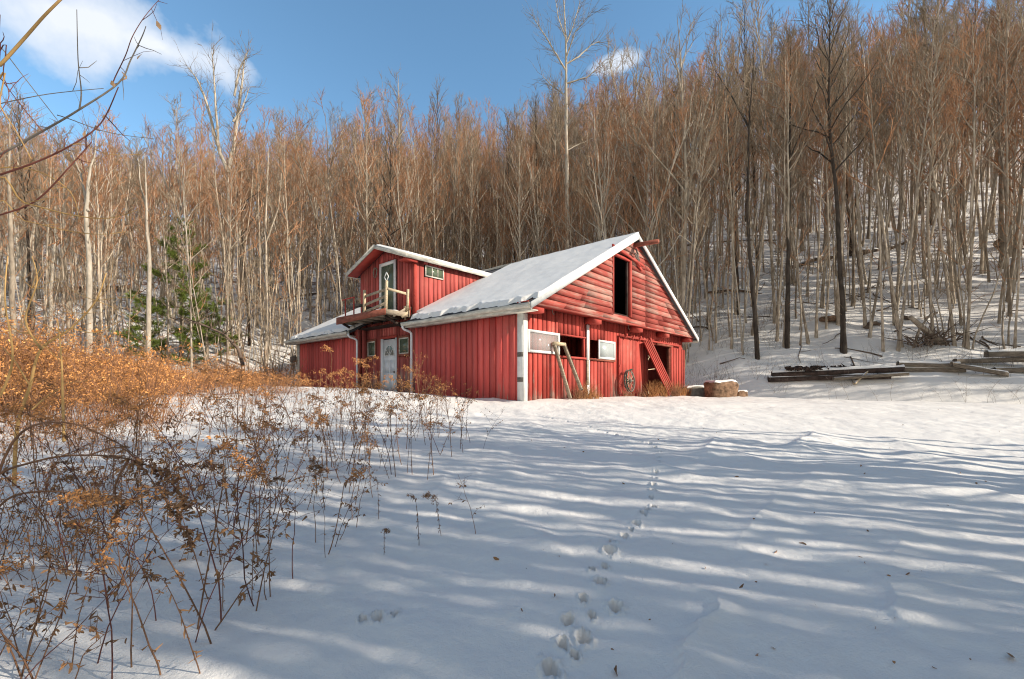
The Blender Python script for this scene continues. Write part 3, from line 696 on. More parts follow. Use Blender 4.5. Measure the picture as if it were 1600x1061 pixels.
# snow on the main roof
def roof_snow(name, fpos, nu, nv, T, mask, parent, seed):
    U, Vv = np.meshgrid(np.linspace(0, 1, nu), np.linspace(0, 1, nv), indexing='ij')
    X, Y, Z, du, dv = fpos(U, Vv)
    t = T*mask(X, Y, du, dv)
    Z = Z - .012 + t + (t > .01)*(.026*fbm(X*.8, Y*.8, 3, seed)+.003*fbm(X*5, Y*4, 2, seed+7))*np.clip(t/T, 0, 1)
    mb = MB(); mb.grid(np.stack([X, Y, Z], -1)); return mb.build(name, M['snow'], parent, smooth=True)
def main_pos(x0, x1, y0, y1, sgn):
    def f(U, V):
        # denser sampling toward the eave
        X = x0+(x1-x0)*U**1.5; Y = y0+(y1-y0)*V
        Z = 2.86+.535*X; du = X-x0; dv = np.minimum(Y-y0, y1-Y)
        if sgn < 0: X = W-X
        return X, Y, Z, du, dv
    return f
def m_eave(seed, bare=.28):
    def f(X, Y, du, dv):
        e = du - (.02+bare*np.clip(.2+1.2*perlin(Y*.9, X*0, seed)+.6*perlin(Y*3.1, X*0, seed+1), 0, 1))
        lip = 1+.15*np.exp(-((e-.12)/.12)**2)
        holes = 1-.97*sstep(.28, .40, perlin(X*3.3, Y*2.2, seed+3)+.25*perlin(X*9, Y*7, seed+5))*(1-sstep(.15, .55, du))
        return sstep(0, .13, e)*lip*holes*sstep(0.0, .04, dv)
    return f
rs = bpy.data.objects['roof_deck']
mb = MB()
o = roof_snow('snow_cover', main_pos(-.38, 6.03, YF-.03, 5.22, 1), 160, 200, .13, m_eave(41, .38), rs, 43)
o = roof_snow('snow_cover', main_pos(XD, 6.03, 5.22, 5.84, 1), 40, 20, .10, lambda X, Y, du, dv: sstep(0, .08, du)*1.0, rs, 44)
o = roof_snow('snow_cover', main_pos(-.38, 6.03, 9.28, YB, 1), 120, 160, .12, m_eave(47, .3), rs, 48)
o = roof_snow('snow_cover', main_pos(-.38, 6.03, YF-.03, YB, -1), 50, 90, .10, m_eave(50, .2), rs, 49)
# dormer roof
bpy.data.objects.remove(roof)
XF = XD-.52; EO = .24
def dz(y): return 6.06-.345*np.abs(y-YR)
mb = MB()
for s in (-1, 1):
    ye = YR+s*(2.015+EO); ze, zr = float(dz(ye)), 6.06; xe, xr = 4.75, 6.1
    p = [(XF, ye, ze-.10), (xe, ye, ze-.10), (xr, YR, zr-.10), (XF, YR, zr-.10), (XF, ye, ze), (xe, ye, ze), (xr, YR, zr), (XF, YR, zr)]
    if s < 0: mb.hexa(p)
    else: mb.hexa([p[3], p[2], p[1], p[0], p[7], p[6], p[5], p[4]])
dro = mb.build('dormer_roof', M['shingle'], barn)
mb = MB()
for s in (-1, 1):
    ye = YR+s*(2.015+EO+.02); ze = float(dz(ye))
    mb.hexa([(XF-.03, ye, ze-.16), (XF, ye, ze-.16), (XF, YR, 6.06-.16), (XF-.03, YR, 6.06-.16), (XF-.03, ye, ze+.01), (XF, ye, ze+.01), (XF, YR, 6.07), (XF-.03, YR, 6.07)])
mb.build('rake_board', M['old_white'], dro)
mb = MB(); mb.box(XF, 4.7, YR-2.015-EO-.025, YR-2.015-EO, 5.13, 5.28); mb.box(XF, 4.7, YR+2.015+EO, YR+2.015+EO+.025, 5.13, 5.28); mb.build('eave_board', M['old_white'], dro)
mb = MB(); mb.box(XF+.02, XD-.03, Y0-.2, Y0+.35, 5.10, 5.15); mb.box(XF+.02, XF+.5, Y0-.2, Y0-.14, 5.04, 5.22)
for s in (-1, 1):
    ye = YR+s*(2.0+EO); ze = float(dz(ye))
    p = [(XF+.01, ye, ze-.13), (XD-.03, ye, ze-.13), (XD-.03, YR, 6.06-.13), (XF+.01, YR, 6.06-.13), (XF+.01, ye, ze-.105), (XD-.03, ye, ze-.105), (XD-.03, YR, 6.06-.105), (XF+.01, YR, 6.06-.105)]
    mb.hexa(p)
mb.build('dormer_soffit', M['red_trim'], dro)
U, Vv = np.meshgrid(np.linspace(0, 1, 90), np.linspace(0, 1, 70), indexing='ij')
Yd = YR+(Vv*2-1)*(2.015+EO); xend = 6.1-(1.35)*np.abs(Vv*2-1); Xd = XF-.02+(xend-XF+.02)*U
dv = 1-np.abs(Vv*2-1); e = (dv*2.2-(.03+.12*np.clip(perlin(Xd*1.6, Yd*0, 61)*1.5+.3, 0, 1)))
t = .09*sstep(0, .10, e)*sstep(0, .03, U)
mb = MB(); mb.grid(np.stack([Xd, Yd, dz(Yd)-.01+t-.02*np.exp(-(dv-1)**2/.002)+t*.2*fbm(Xd*1.5, Yd*1.5, 2, 63)], -1)); mb.build('snow_cover', M['snow'], dro, smooth=True)
# ---- balcony
mb = MB(); r = random.Random(31)
y = 6.02
while y < 9.62:
    y2 = min(y+.15, 9.63); mb.box(-.66, XD-.03, y+.004, y2-.004, 3.14+r.uniform(-.004, .004), 3.175); y = y2
bal = mb.build('balcony', M['grey_wood'], barn)
mb = MB()
p0, p1 = -.71, -.66
mb.hexa([(p0, 6.0, 2.98), (p1, 6.0, 2.98), (p1, 9.68, 2.93), (p0, 9.68, 2.93), (p0, 6.0, 3.20), (p1, 6.0, 3.20), (p1, 9.68, 3.22), (p0, 9.68, 3.22)])
mb.build('fascia_beam', M['red_brown_wood'], bal)
mb = MB(); mb.box(-.66, XD-.03, 5.98, 6.03, 2.99, 3.17); mb.box(-.66, XD-.03, 9.61, 9.66, 2.97, 3.17)
for yy in (6.7, 7.4, 8.1, 8.8): mb.box(-.655, XD-.03, yy, yy+.05, 2.98, 3.138)
mb.build('joist', M['grey_wood'], bal)
mb = MB(); mb.bar((XD-.04, 9.5, 2.55), (-.5, 9.5, 2.97), .07, .09); mb.bar((XD-.04, 6.3, 2.55), (-.5, 6.3, 2.97), .07, .09); mb.build('brace', M['timber_dark'], bal)
def post(a, b, w=.085, m_='pale_wood', nm='railing_post'):
    mb = MB(); mb.bar(a, b, w, w); mb.build(nm, M[m_], bal)
post((-.60, 7.62, 3.12), (-.60, 7.60, 4.10)); post((-.62, 6.08, 3.02), (-.62, 6.02, 4.22)); post((.30, 6.06, 3.00), (.20, 5.86, 4.02)); post((.30, 6.16, 2.9), (.26, 6.14, 3.42), .07)
def rail(a, b, w=.035, h=.09, m_='pale_wood'):
    mb = MB(); mb.bar(a, b, w, h); mb.build('rail', M[m_], bal)
rail((-.56, 7.72, 3.86), (-.57, 6.02, 3.93), m_='grey_wood'); rail((-.56, 7.72, 3.52), (-.57, 6.05, 3.70), m_='grey_wood'); rail((-.56, 7.75, 3.25), (-.57, 6.2, 3.42), m_='grey_wood')
rail((-.62, 6.0, 3.93), (.26, 5.90, 3.83)); rail((-.35, 6.0, 2.95), (.33, 6.02, 3.38), .03, .08, 'grey_wood'); rail((.18, 6.0, 3.33), (.46, 5.98, 3.33), .03, .12); rail((.0, 5.98, 2.95), (.36, 5.98, 3.22), .03, .09)
rail((.34, 5.9, 3.05), (.24, 5.93, 4.0), .02, .04, 'red_trim')
mb = MB()
zc = 4.36
q = [(-.62, 6.03+.13*cos(a), zc+.17*sin(a)) for a in (0, pi/2, pi, 3*pi/2, 2*pi)]
for a, b in zip(q[:-1], q[1:]): mb.bar(a, b, .03, .02, (1,0,0))
mb.build('white_diamond', M['white_paint'], bal)
U, Vv = np.meshgrid(np.linspace(0, 1, 30), np.linspace(0, 1, 60), indexing='ij'); X_ = -.70+(1.18)*U; Y_ = 6.05+3.6*Vv
t = .045*np.clip(.7+perlin(X_*3, Y_*2.2, 71)*2, 0, 1.2)*sstep(0, .06, U)*sstep(0, .03, Vv)*(1-sstep(.97, 1, Vv))*(1-sstep(.95, 1, U))
mb = MB(); mb.grid(np.stack([X_, Y_, 3.17+t*1.5], -1)); mb.build('snow_cover', M['snow'], bal, smooth=True)
# bench-like box and dark pot on the balcony
mb = MB(); mb.box(-.45, -.15, 8.5, 9.35, 3.62, 3.72); bx = mb.build('balcony_shelf', M['iron'], bal)
mb = MB(); mb.box(-.2, .2, 8.2, 8.5, 3.18, 3.6); mb.build('storage_tub', M['timber_dark'], bal)
mb = MB()
for yy in (8.6, 9.3):
    mb.bar((-.5, yy, 3.15), (-.5, yy, 3.98), .04, .04)
mb.bar((-.5, 8.55, 3.97), (-.5, 9.6, 3.97), .03, .04); mb.build('rail', M['red_trim'], bal)
# small dark lamp box on the far corner of the wing
mb = MB(); mb.box(-.28, -.06, D+.02, D+.30, 1.55, 1.85); mb.tube([(-.1, D+.1, 1.8), (-.1, D+.1, 1.95)], .03, 6); mb.build('meter_box', M['iron'], barn)

# ================================================================== things beside the barn
def bl(x, y, z=0):     # barn local -> world
    v = C0[0]+RX[0]*x+RY[0]*y, C0[1]+RX[1]*x+RY[1]*y
    return (v[0], v[1], z)
# leaning sash frame
t = tag(empty('window_frame', bl(1.42, -.55, .0), BZ), 'long weathered empty window frame leaning against the red gable wall', 'window frame')
def lw(mb, a, b, w=.07, h=.05): mb.bar(a, b, w, h, (0, -1, .2))
mb = MB(); lw(mb, (-.10, .42, 1.66), (.12, -.02, .0), .06, .10); lw(mb, (.42, .42, 1.66), (.72, -.02, .26), .06, .10); mb.build('side_rail', M['grey_wood'], t)
mb = MB(); lw(mb, (-.14, .42, 1.68), (.46, .42, 1.68), .09, .11); mb.build('top_rail', M['pale_wood'], t)
mb = MB(); lw(mb, (.47, .38, 1.62), (.78, -.03, .24), .02, .07); mb.build('dark_seal', M['timber_dark'], t)
# wheel
t = tag(empty('wheel', bl(5.92, -.25, .56), BZ), 'old spoked wheel leaning on the red gable wall with a green hose looped over it', 'wheel')
def circ(rx, y, z0, n=28, ph=0, tilt=.18): return [(rx*cos(a+ph), y+tilt*rx*(1-sin(a+ph))*-.5, z0+rx*sin(a+ph)) for a in np.linspace(0, 2*pi, n+1)]
mb = MB(); mb.tube(circ(.42, 0, 0), .026, 7); mb.tube(circ(.35, 0, 0), .012, 5); mb.build('rim', M['iron'], t)
mb = MB(); mb.tube([(0, .03, 0), (0, -.12, 0)], .07, 10, True); mb.build('hub', M['iron'], t)
mb = MB()
for k in range(12):
    a = k*pi/6; mb.tube([(0, -.05, 0), (.41*cos(a), -.02, .41*sin(a))], .014, 5)
mb.build('spokes', M['grey_wood'], t)
mb = MB()
for k in range(4): mb.tube([(p[0]*(.92+.05*k), p[1]-.06-.02*k, p[2]*(.95+.03*k)) for p in circ(.43, 0, 0)[6:20]], .016, 6)
mb.build('hose', M['hose'], t)
# leaning door panel
t = tag(empty('fallen_door_panel', bl(8.3, -.9, 0), BZ), 'tall red ribbed board panel leaning at a slant across the open doorway', 'door panel')
mb = MB()
A, B = Vector((-1.0, .72, 2.14)), Vector((-.22, .0, -.05)); d = (B-A).normalized(); sdir = Vector((.95, 0.06, .18)).normalized(); nn = sdir.cross(d).normalized()
if nn.y > 0: nn = -nn
for k in range(5):
    o = sdir*(.17*k+.02)
    p = [A+o, A+o+sdir*.165, B+o+sdir*.165, B+o]; q = [v+nn*.025 for v in p]; mb.hexa([*p, *q])
    p = [A+o-sdir*.02, A+o+sdir*.03, B+o+sdir*.03, B+o-sdir*.02]; p = [v+nn*.027 for v in p]; q = [v+nn*.025 for v in p]; mb.hexa([*p, *q])
mb.build('ribbed_boards', M['red_board'], t)
mb = MB()
for s in (.25, .75):
    c_ = A+(B-A)*s-nn*.04; mb.bar(c_, c_+sdir*.85, .08, .03, nn)
mb.build('cross_batten', M['grey_wood'], t)
# boulder and concrete block right of the barn
def rock(name, x, y, w, d, h, mat, seed, label, cat, capt=.05):
    z0 = hz(x, y)-.1; t = tag(empty(name, (x, y, z0), .2), label, cat)
    n = 22; u = np.linspace(0, 2*pi, n*2+1); v = np.linspace(-pi/2, pi/2, n); U, V = np.meshgrid(u, v, indexing='ij')
    def se(c, e): return np.sign(c)*np.abs(c)**e
    X = se(np.cos(V), .35)*se(np.cos(U), .4)*w/2; Y = se(np.cos(V), .35)*se(np.sin(U), .4)*d/2; Z = (se(np.sin(V), .35)*.5+.5)*h
    k = 1+.13*fbm(X*2.3+seed, Z*2.6+Y, 4, seed); X = X*k; Y = Y*k; Z = Z*(1+.09*perlin(X*1.7, Y*1.7+seed, seed+1))
    mb = MB(); mb.grid(np.stack([X, Y, Z], -1)); mb.build('rock', mat, t, smooth=True)
    m = Z > h*.80
    U2, V2 = np.meshgrid(np.linspace(-1, 1, 26), np.linspace(-1, 1, 26), indexing='ij'); rr_ = np.maximum(abs(U2), abs(V2))
    X2, Y2 = U2*w*.46, V2*d*.46; Z2 = h*(1+.09*perlin(X2*1.7, Y2*1.7+seed, seed+1))-.01+capt*(1-sstep(.80, 1.0, rr_))*(1+.3*perlin(X2*3, Y2*3, 5))-.05*sstep(.8, 1, rr_)
    mb = MB(); mb.grid(np.stack([X2, Y2, Z2], -1)); mb.build('snow_cap', M['snow'], t, smooth=True)
    return t
def at(px, Y): return ((px-800)/F*Y, Y)
x, y = at(1126, 20.6); rock('boulder', x, y, 1.35, .9, .86, M['stone'], 3, 'large brown boulder capped with snow right of the barn', 'boulder')
x, y = at(1084, 21.4); rock('concrete_block', x, y, 1.2, .6, .60, M['concrete'], 8, 'low grey concrete block between the barn corner and the boulder', 'concrete block', .04)
x, y = at(1155, 21.0); rock('small_boulder', x, y, .6, .6, .5, M['stone'], 12, 'small dark brown rock just right of the large boulder', 'rock', .02)
x, y = at(1300, 26.5); rock('slope_rock', x, y, 1.3, .9, .34, M['stone'], 15, 'flat brown rock among the trunks above the black timber pile', 'rock', .04)
# snow-capped timbers
def timber(px0, py0, px1, py1, hgt, mat, label, lev=0.0, dy=0.0, cap=.05, dep=.28, cat='timber', lev1=None):
    (xa, ya), (xb, yb) = ground_px(px0, py0, 14, 60), ground_px(px1, py1, 14, 60)
    ya += dy; yb += dy
    a = Vector((xa, ya, hz(xa, ya)+hgt*.40+lev)); b = Vector((xb, yb, hz(xb, yb)+hgt*.40+(lev if lev1 is None else lev1))); c_ = (a+b)/2
    t = tag(empty('timber', tuple(c_)), label, cat, 'old timbers lying at the foot of the wooded slope'); a -= c_; b -= c_
    mb = MB(); n = 7; r = random.Random(int(px0)+int(py0)); prev = None
    s = (b-a).cross(Vector((0, 0, 1))).normalized()
    secs = []
    for i in range(n):
        p = a+(b-a)*(i/(n-1))+Vector((0, 0, r.uniform(-.012, .012)*1)); hw = dep/2*(1+r.uniform(-.06, .06)); hh2 = hgt/2*(1+r.uniform(-.08, .08))
        secs.append([p-s*hw-Vector((0,0,hh2)), p+s*hw-Vector((0,0,hh2)), p+s*hw*1.02, p+s*hw+Vector((0,0,hh2)), p-s*hw+Vector((0,0,hh2)), p-s*hw*1.02])
    V = [v for sec in secs for v in sec]; Q = [(i*6+j, i*6+(j+1) % 6, (i+1)*6+(j+1) % 6, (i+1)*6+j) for i in range(n-1) for j in range(6)]
    T_ = []
    for base in (0, (n-1)*6): T_ += [(base, base+1, base+2), (base, base+2, base+3), (base, base+3, base+4), (base, base+4, base+5)]
    mb.add(V, Q, T_); mb.build('beam', mat, t)
    if cap:
        L_ = (b-a).length; nu = int(L_*8)+4; U2, V2 = np.meshgrid(np.linspace(0, 1, nu), np.linspace(-1, 1, 9), indexing='ij')
        A_ = np.array(a); B_ = np.array(b); S_ = np.array(s)
        Pp = A_+(B_-A_)*U2[..., None]+S_*(V2[..., None]*dep*.52); th_ = cap*1.7*(1-np.abs(V2)**3)*np.clip(.75+1.3*perlin(U2*L_*1.2, V2*.5, int(px0) % 30), 0, 1.4)
        Pp[..., 2] += hgt/2-.012+th_; mb = MB(); mb.grid(Pp); mb.build('snow_cap', M['snow'], t, smooth=True)
    return t
timber(1200, 597, 1390, 592, .24, M['timber_dark'], 'black rotten timber lowest in the pile at its left end')
timber(1206, 597, 1412, 590, .24, M['timber_dark'], 'black rotten timber at the left end of the pile, upper one', .22, .02, .09)
timber(1296, 596, 1412, 591, .14, M['timber'], 'grey split timber lying over the black timbers', .30, -.25, .02, .16)
timber(1385, 583, 1510, 582, .20, M['timber'], 'grey timber in the middle of the row behind the slanting beam', .0, .1, .06)
timber(1404, 582, 1500, 582, .20, M['timber'], 'grey square beam with a black end on top of the middle timbers', .22, .05, .07)
timber(1480, 582, 1566, 585, .18, M['timber'], 'slanting grey beam sliding down from the middle timbers', .42, -.2, .05, .22, lev1=.0)
timber(1500, 579, 1700, 576, .22, M['timber'], 'long grey timber running out of the picture on the right', .24, .25, .03)
timber(1548, 579, 1700, 576, .24, M['timber'], 'topmost grey timber with a black end at the right edge', .50, .2, .09)
timber(1552, 582, 1700, 579, .22, M['timber'], 'lowest grey timber at the right edge of the row', .0, .0, .03)
timber(1330, 598, 1352, 588, .08, M['pale_wood'], 'short pale board propped where the black and grey timbers meet', .1, -.2, .015, .12, lev1=.4)
# ================================================================== TREES
def rot_about(v, ax, a):
    return v*cos(a)+np.cross(ax, v)*sin(a)+ax*np.dot(ax, v)*(1-cos(a))
def unit(v): return v/(np.linalg.norm(v)+1e-9)
def grow(r, p, d, L, n, wob, up):
    pts = [p]; d = unit(np.asarray(d, float))
    for i in range(n):
        d = unit(d+np.array([r.gauss(0, wob), r.gauss(0, wob), r.gauss(0, wob*.6)+up])); pts.append(pts[-1]+d*L/n)
    return np.array(pts)
def bare_tree(seed, Ht, r0, nb=22, h0=.42, spread=.5, sub=4, twg=4, wob=.035, lean=.02, tw=.008, fork=0.0, ang=(48, 22), leaves=0, light=False, trunk_sides=7):
    r = random.Random(seed); tr_, cr, lf = MB(), MB(), MB()
    n = 8 if light else 13
    a0 = r.uniform(0, 2*pi); dx, dy = lean*cos(a0), lean*sin(a0); P_ = [np.array([0, 0, -.35])]; dd = np.array([dx, dy, 1.0])
    for i in range(n):
        dd = unit(dd+np.array([r.gauss(0, wob), r.gauss(0, wob), .12])); P_.append(P_[-1]+dd*(Ht+.35)/n)
    P_ = np.array(P_); f = np.linspace(0, 1, n+1); R_ = r0*(1-f)**.8*.93+.012; R_[0] *= 1.5; R_[1] *= 1.04
    tr_.tube(P_, R_, trunk_sides)
    def trunk_at(t):
        i = min(int(t*n), n-1); k = t*n-i; return P_[i]*(1-k)+P_[i+1]*k, R_[i]*(1-k)+R_[i+1]*k
    stems = []
    if fork:
        p, rad = trunk_at(fork); a = r.uniform(0, 2*pi)
        q = grow(r, p, (.38*cos(a), .38*sin(a), 1), Ht*(1-fork)*.92, 8, .05, .06); rq = rad*.8*(1-np.linspace(0, 1, 9))**.8+.012
        tr_.tube(q, rq, trunk_sides); stems.append((q, rq))
    ga = r.uniform(0, 6)
    for i in range(nb):
        t = h0+(1-h0)*((i+.5)/nb)**.85*.98
        if stems and r.random() < .45 and t > fork+.1:
            q, rq = stems[0]; k = (t-fork)/(1-fork)*8; ii = min(int(k), 7); p = q[ii]+(q[ii+1]-q[ii])*(k-ii); rad = rq[ii]
        else: p, rad = trunk_at(t)
        ga += 2.4+r.uniform(-.5, .5); s = (t-h0)/(1-h0)
        A = radians(ang[0]+(ang[1]-ang[0])*s+r.uniform(-9, 9)); L = Ht*spread*(1-h0)*(.16+.62*(1-s)**.8)*r.uniform(.7, 1.25)+.35
        d = np.array([sin(A)*cos(ga), sin(A)*sin(ga), cos(A)])
        nb_ = 4 if light else 5; b = grow(r, p, d, L, nb_, .13, .09); br = min(rad*.55, .012+L*.013)*(1-np.linspace(0, 1, nb_+1))**.7+tw*.8
        (tr_ if not light else cr).tube(b, br, 3 if light else 4)
        for j in range(sub):
            u = .25+.7*(j+r.random())/sub; k = u*nb_; ii = min(int(k), nb_-1); bp = b[ii]+(b[ii+1]-b[ii])*(k-ii); bd = unit(b[ii+1]-b[ii])
            ax = unit(np.cross(bd, np.array([r.gauss(0,1), r.gauss(0,1), r.gauss(0,1)]))); sd_ = rot_about(bd, ax, radians(r.uniform(22, 48)))
            SL = L*r.uniform(.32, .55)*(1-u*.45)+.15; q = grow(r, bp, sd_, SL, 3, .16, .12)
            cr.tube(q, [tw*1.7, tw*1.5, tw*1.2, tw*.8], 3)
            for k2 in range(twg):
                u2 = r.uniform(.2, 1.0); kk = u2*3; i2 = min(int(kk), 2); tp = q[i2]+(q[i2+1]-q[i2])*(kk-i2); td = unit(q[i2+1]-q[i2])
                ax = unit(np.cross(td, np.array([r.gauss(0,1), r.gauss(0,1), r.gauss(0,1)]))); td = rot_about(td, ax, radians(r.uniform(15, 50)))
                e = grow(r, tp, td, SL*r.uniform(.35, .7)+.12, 2, .15, .10); cr.tube(e, [tw, tw*.8, tw*.45], 3)
                if leaves:
                    for _ in range(leaves):
                        c_ = e[r.randrange(3)]+np.array([r.gauss(0,.05), r.gauss(0,.05), r.gauss(0,.05)-.03]); a1 = unit(np.array([r.gauss(0,1), r.gauss(0,1), r.gauss(0,1)]))*.045; a2 = unit(np.cross(a1, [r.random(), r.random(), r.random()]))*.025
                        lf.add([c_-a1, c_-a2, c_+a1, c_+a2], [(0,1,2,3)])
    # a few dead low stubs
    for i in range(3 if light else 6):
        t = r.uniform(.10, h0); p, rad = trunk_at(t); a = r.uniform(0, 2*pi); b = grow(r, p, (cos(a), sin(a), r.uniform(.1, .9)), r.uniform(.3, 1.6), 3, .2, .02)
        cr.tube(b, [tw*1.5, tw*1.2, tw, tw*.6], 3)
    return tr_, cr, lf
def tree_obj(name, parts, mats, loc=(0,0,0), rz=0):
    t = empty(name, loc, rz); tr_, cr, lf = parts
    tr_.build('trunk', mats[0], t, smooth=True); cr.build('crown', mats[1], t)
    if lf.n: lf.build('leaves', mats[2], t)
    return t
protos = []
specs = [  # seed, H, r0, kwargs, mats, weight
 (1, 17, .115, dict(nb=26, h0=.45, spread=.46, twg=5), ('bark','twigs'), 3), (2, 15, .080, dict(nb=24, h0=.50, spread=.40, twg=5), ('bark','twigs_rust'), 3),
 (3, 14, .058, dict(nb=20, h0=.45, spread=.36, twg=5), ('bark','twigs_rust'), 3), (4, 18, .150, dict(nb=28, h0=.40, spread=.50, fork=.42, twg=5), ('bark','twigs'), 2),
 (5, 13, .045, dict(nb=18, h0=.40, spread=.34, twg=4, wob=.05), ('bark','twigs'), 3), (6, 16, .095, dict(nb=24, h0=.38, spread=.46, fork=.55, twg=5), ('bark_pale','twigs_rust'), 2),
 (7, 15, .068, dict(nb=22, h0=.5, spread=.36, wob=.045, lean=.06, twg=5), ('bark','twigs'), 3), (8, 12, .040, dict(nb=16, h0=.3, spread=.34, twg=4, wob=.05, lean=.08), ('bark','twigs_rust'), 3),
 (9, 17, .105, dict(nb=26, h0=.48, spread=.40, twg=5), ('bark_dark','twigs'), 1.3), (10, 15, .072, dict(nb=24, h0=.45, spread=.42, fork=.3, twg=5), ('bark','twigs_rust'), 2),
]
for s, Ht, r0, kw, ms, wt in specs:
    t = tree_obj('tree', bare_tree(s, Ht, r0, **kw), [M[m_] for m_ in ms]); reg(t); protos.append((t, Ht, wt, r0))
light = [bare_tree(50+i, h_, r0, nb=15, h0=.42, spread=.42, sub=4, twg=3, light=True, trunk_sides=5, tw=.012) for i, (h_, r0) in enumerate(((16, .12), (14, .085), (12, .06), (15, .10)))]
lightM = [('bark','twigs_rust'), ('bark','twigs'), ('bark','twigs_rust'), ('bark_pale','twigs_rust')]
thin = [bare_tree(70+i, h_, r0, nb=9, h0=.40, spread=.30, sub=2, twg=2, light=True, trunk_sides=4, tw=.007, wob=.06, lean=.07) for i, (h_, r0) in enumerate(((7, .028), (9, .035), (5, .02)))]
# positions: jittered over the wooded slope
def inbarn(x, y, pad=1.0):
    bt = (x-C0[0])*RX[0]+(y-C0[1])*RX[1]; bs = (x-C0[0])*RY[0]+(y-C0[1])*RY[1]
    return -pad < bt < W+pad and -pad < bs < D+pad
tree_pts = []; r = random.Random(101); tries = 0
cells = {}
while len(tree_pts) < 1500 and tries < 60000:
    tries += 1
    d_ = 105*r.random()**1.25
    x = r.uniform(-1.28, 1.32)*(20+d_*.95)+r.uniform(-2, 2); y = float(np.interp(x, TX, TY))+d_+.7
    q = x/y
    if not (-1.26 < q < 1.30) or y < 14 or inbarn(x, y, 1.6): continue
    if q < -.34 and d_ < 8 and r.random() < (.75 if d_ < 3 else .4): continue
    px_ = 800+F*q
    if px_ > 1080 and (d_ < 3.0 or (d_ < 26 and r.random() < .12)): continue
    
    if 215 < px_ < 350 and y < 30.5: continue
    msp = 1.1+.012*d_
    ci = (int(x//2.2), int(y//2.2))
    if any((x-a)**2+(y-b)**2 < msp*msp for i in (-1, 0, 1) for j in (-1, 0, 1) for a, b in cells.get((ci[0]+i, ci[1]+j), ())): continue
    cells.setdefault(ci, []).append((x, y)); tree_pts.append((x, y, d_))
cum = [p[2] for p in protos]
rows = []
for (x, y, d_) in tree_pts:
    q = x/y; k = r.choices(range(len(protos)), cum)[0]
    if q > .40 and (specs[k][4][1] == 'twigs_rust' or (d_ < 12 and protos[k][3] > .11)): k = r.choice((0, 4, 6, 6, 4, 9, 8, 1) if d_ > 12 else (4, 6, 6, 9, 4, 2))
    sc = r.uniform(.80, 1.12)*float(np.interp(q, [-1.2, -.6, -.35, -.1, .15, .3, .6, 1.2], [.84, .90, 1.12, 1.27, 1.13, 1.08, 1.16, 1.25]))
    if r.random() < .15: sc *= .7
    rows.append((protos[k][1]*sc/math.hypot(x, y), x, y, d_, k, sc))
rows.sort(reverse=True)
def zone(x, y, d_):
    px = 800+F*x/y
    row = 'in the front rows' if d_ < 12 else 'in the deeper rows'
    if px < 210: z = 'of the wood left of the pine'
    elif px < 560: z = 'of the wood between pine and barn'
    elif px < 800: z = 'of the wood behind the dormer roof'
    elif px < 1080: z = 'of the wood behind the main roof'
    elif px < 1330: z = 'of the slope just right of the barn'
    else: z = 'of the slope at the right edge'
    return 'tall leafless tree %s %s' % (row, z), 'leafless trees %s %s' % (row, z)
zs = H(np.array([a[1] for a in rows]), np.array([a[2] for a in rows]))
used = set(); NT = 262
stuff_tr = {i: [] for i in range(4)}
for i, ((sz, x, y, d_, k, sc), z) in enumerate(zip(rows, zs)):
    rz = r.uniform(0, 2*pi)
    if i < NT:
        o = protos[k][0] if k not in used else copy_tree(protos[k][0]); used.add(k)
        o.location = (x, y, float(z)); o.rotation_euler = (r.gauss(0, .012), r.gauss(0, .012), rz); sw = sc**.6*r.uniform(.8, 1.1); o.scale = (sw, sw, sc)
        l, g_ = zone(x, y, d_); tag(o, l, 'tree', g_)
    else:
        j = r.randrange(4); s2 = sc*protos[k][1]/14.5
        stuff_tr[j].append((x, y, float(z), rz, s2**.7, s2, r.gauss(0, .02), r.gauss(0, .02)))
for k, p in enumerate(protos):
    if k not in used:
        for c_ in list(p[0].children): bpy.data.objects.remove(c_)
        bpy.data.objects.remove(p[0])
# the rest of the wood: one object, several materials
def join_mats(name, groups):
    """groups: list of (MB, mat)"""
    big = MB(); mats = []; cnt = []
    Q, T, mi_q, mi_t = [], [], [], []
    for mbb, mt in groups:
        V, q, t_ = mbb.arrays(); n0 = big.n; big.add(V)
        if mt not in mats: mats.append(mt)
        k = mats.index(mt)
        Q.append(q+n0); mi_q.append(np.full(len(q), k)); T.append(t_+n0); mi_t.append(np.full(len(t_), k))
    big.q = [np.vstack(Q)]; big.t = [np.vstack(T)]
    o = big.build(name, mats); o.data.polygons.foreach_set('material_index', np.concatenate(mi_q+mi_t).astype(np.int32)); o.data.update(); return o
grp = []
for j in range(4):
    if stuff_tr[j]:
        tr_, cr, lf = light[j]
        grp.append((replicate(tr_.arrays(), stuff_tr[j]), M[lightM[j][0]])); grp.append((replicate(cr.arrays(), stuff_tr[j]), M[lightM[j][1]]))
o = join_mats('distant_woodland', grp); tag(o, 'dense leafless brown wood filling the hillside behind the front trees', 'woodland', kind='stuff')
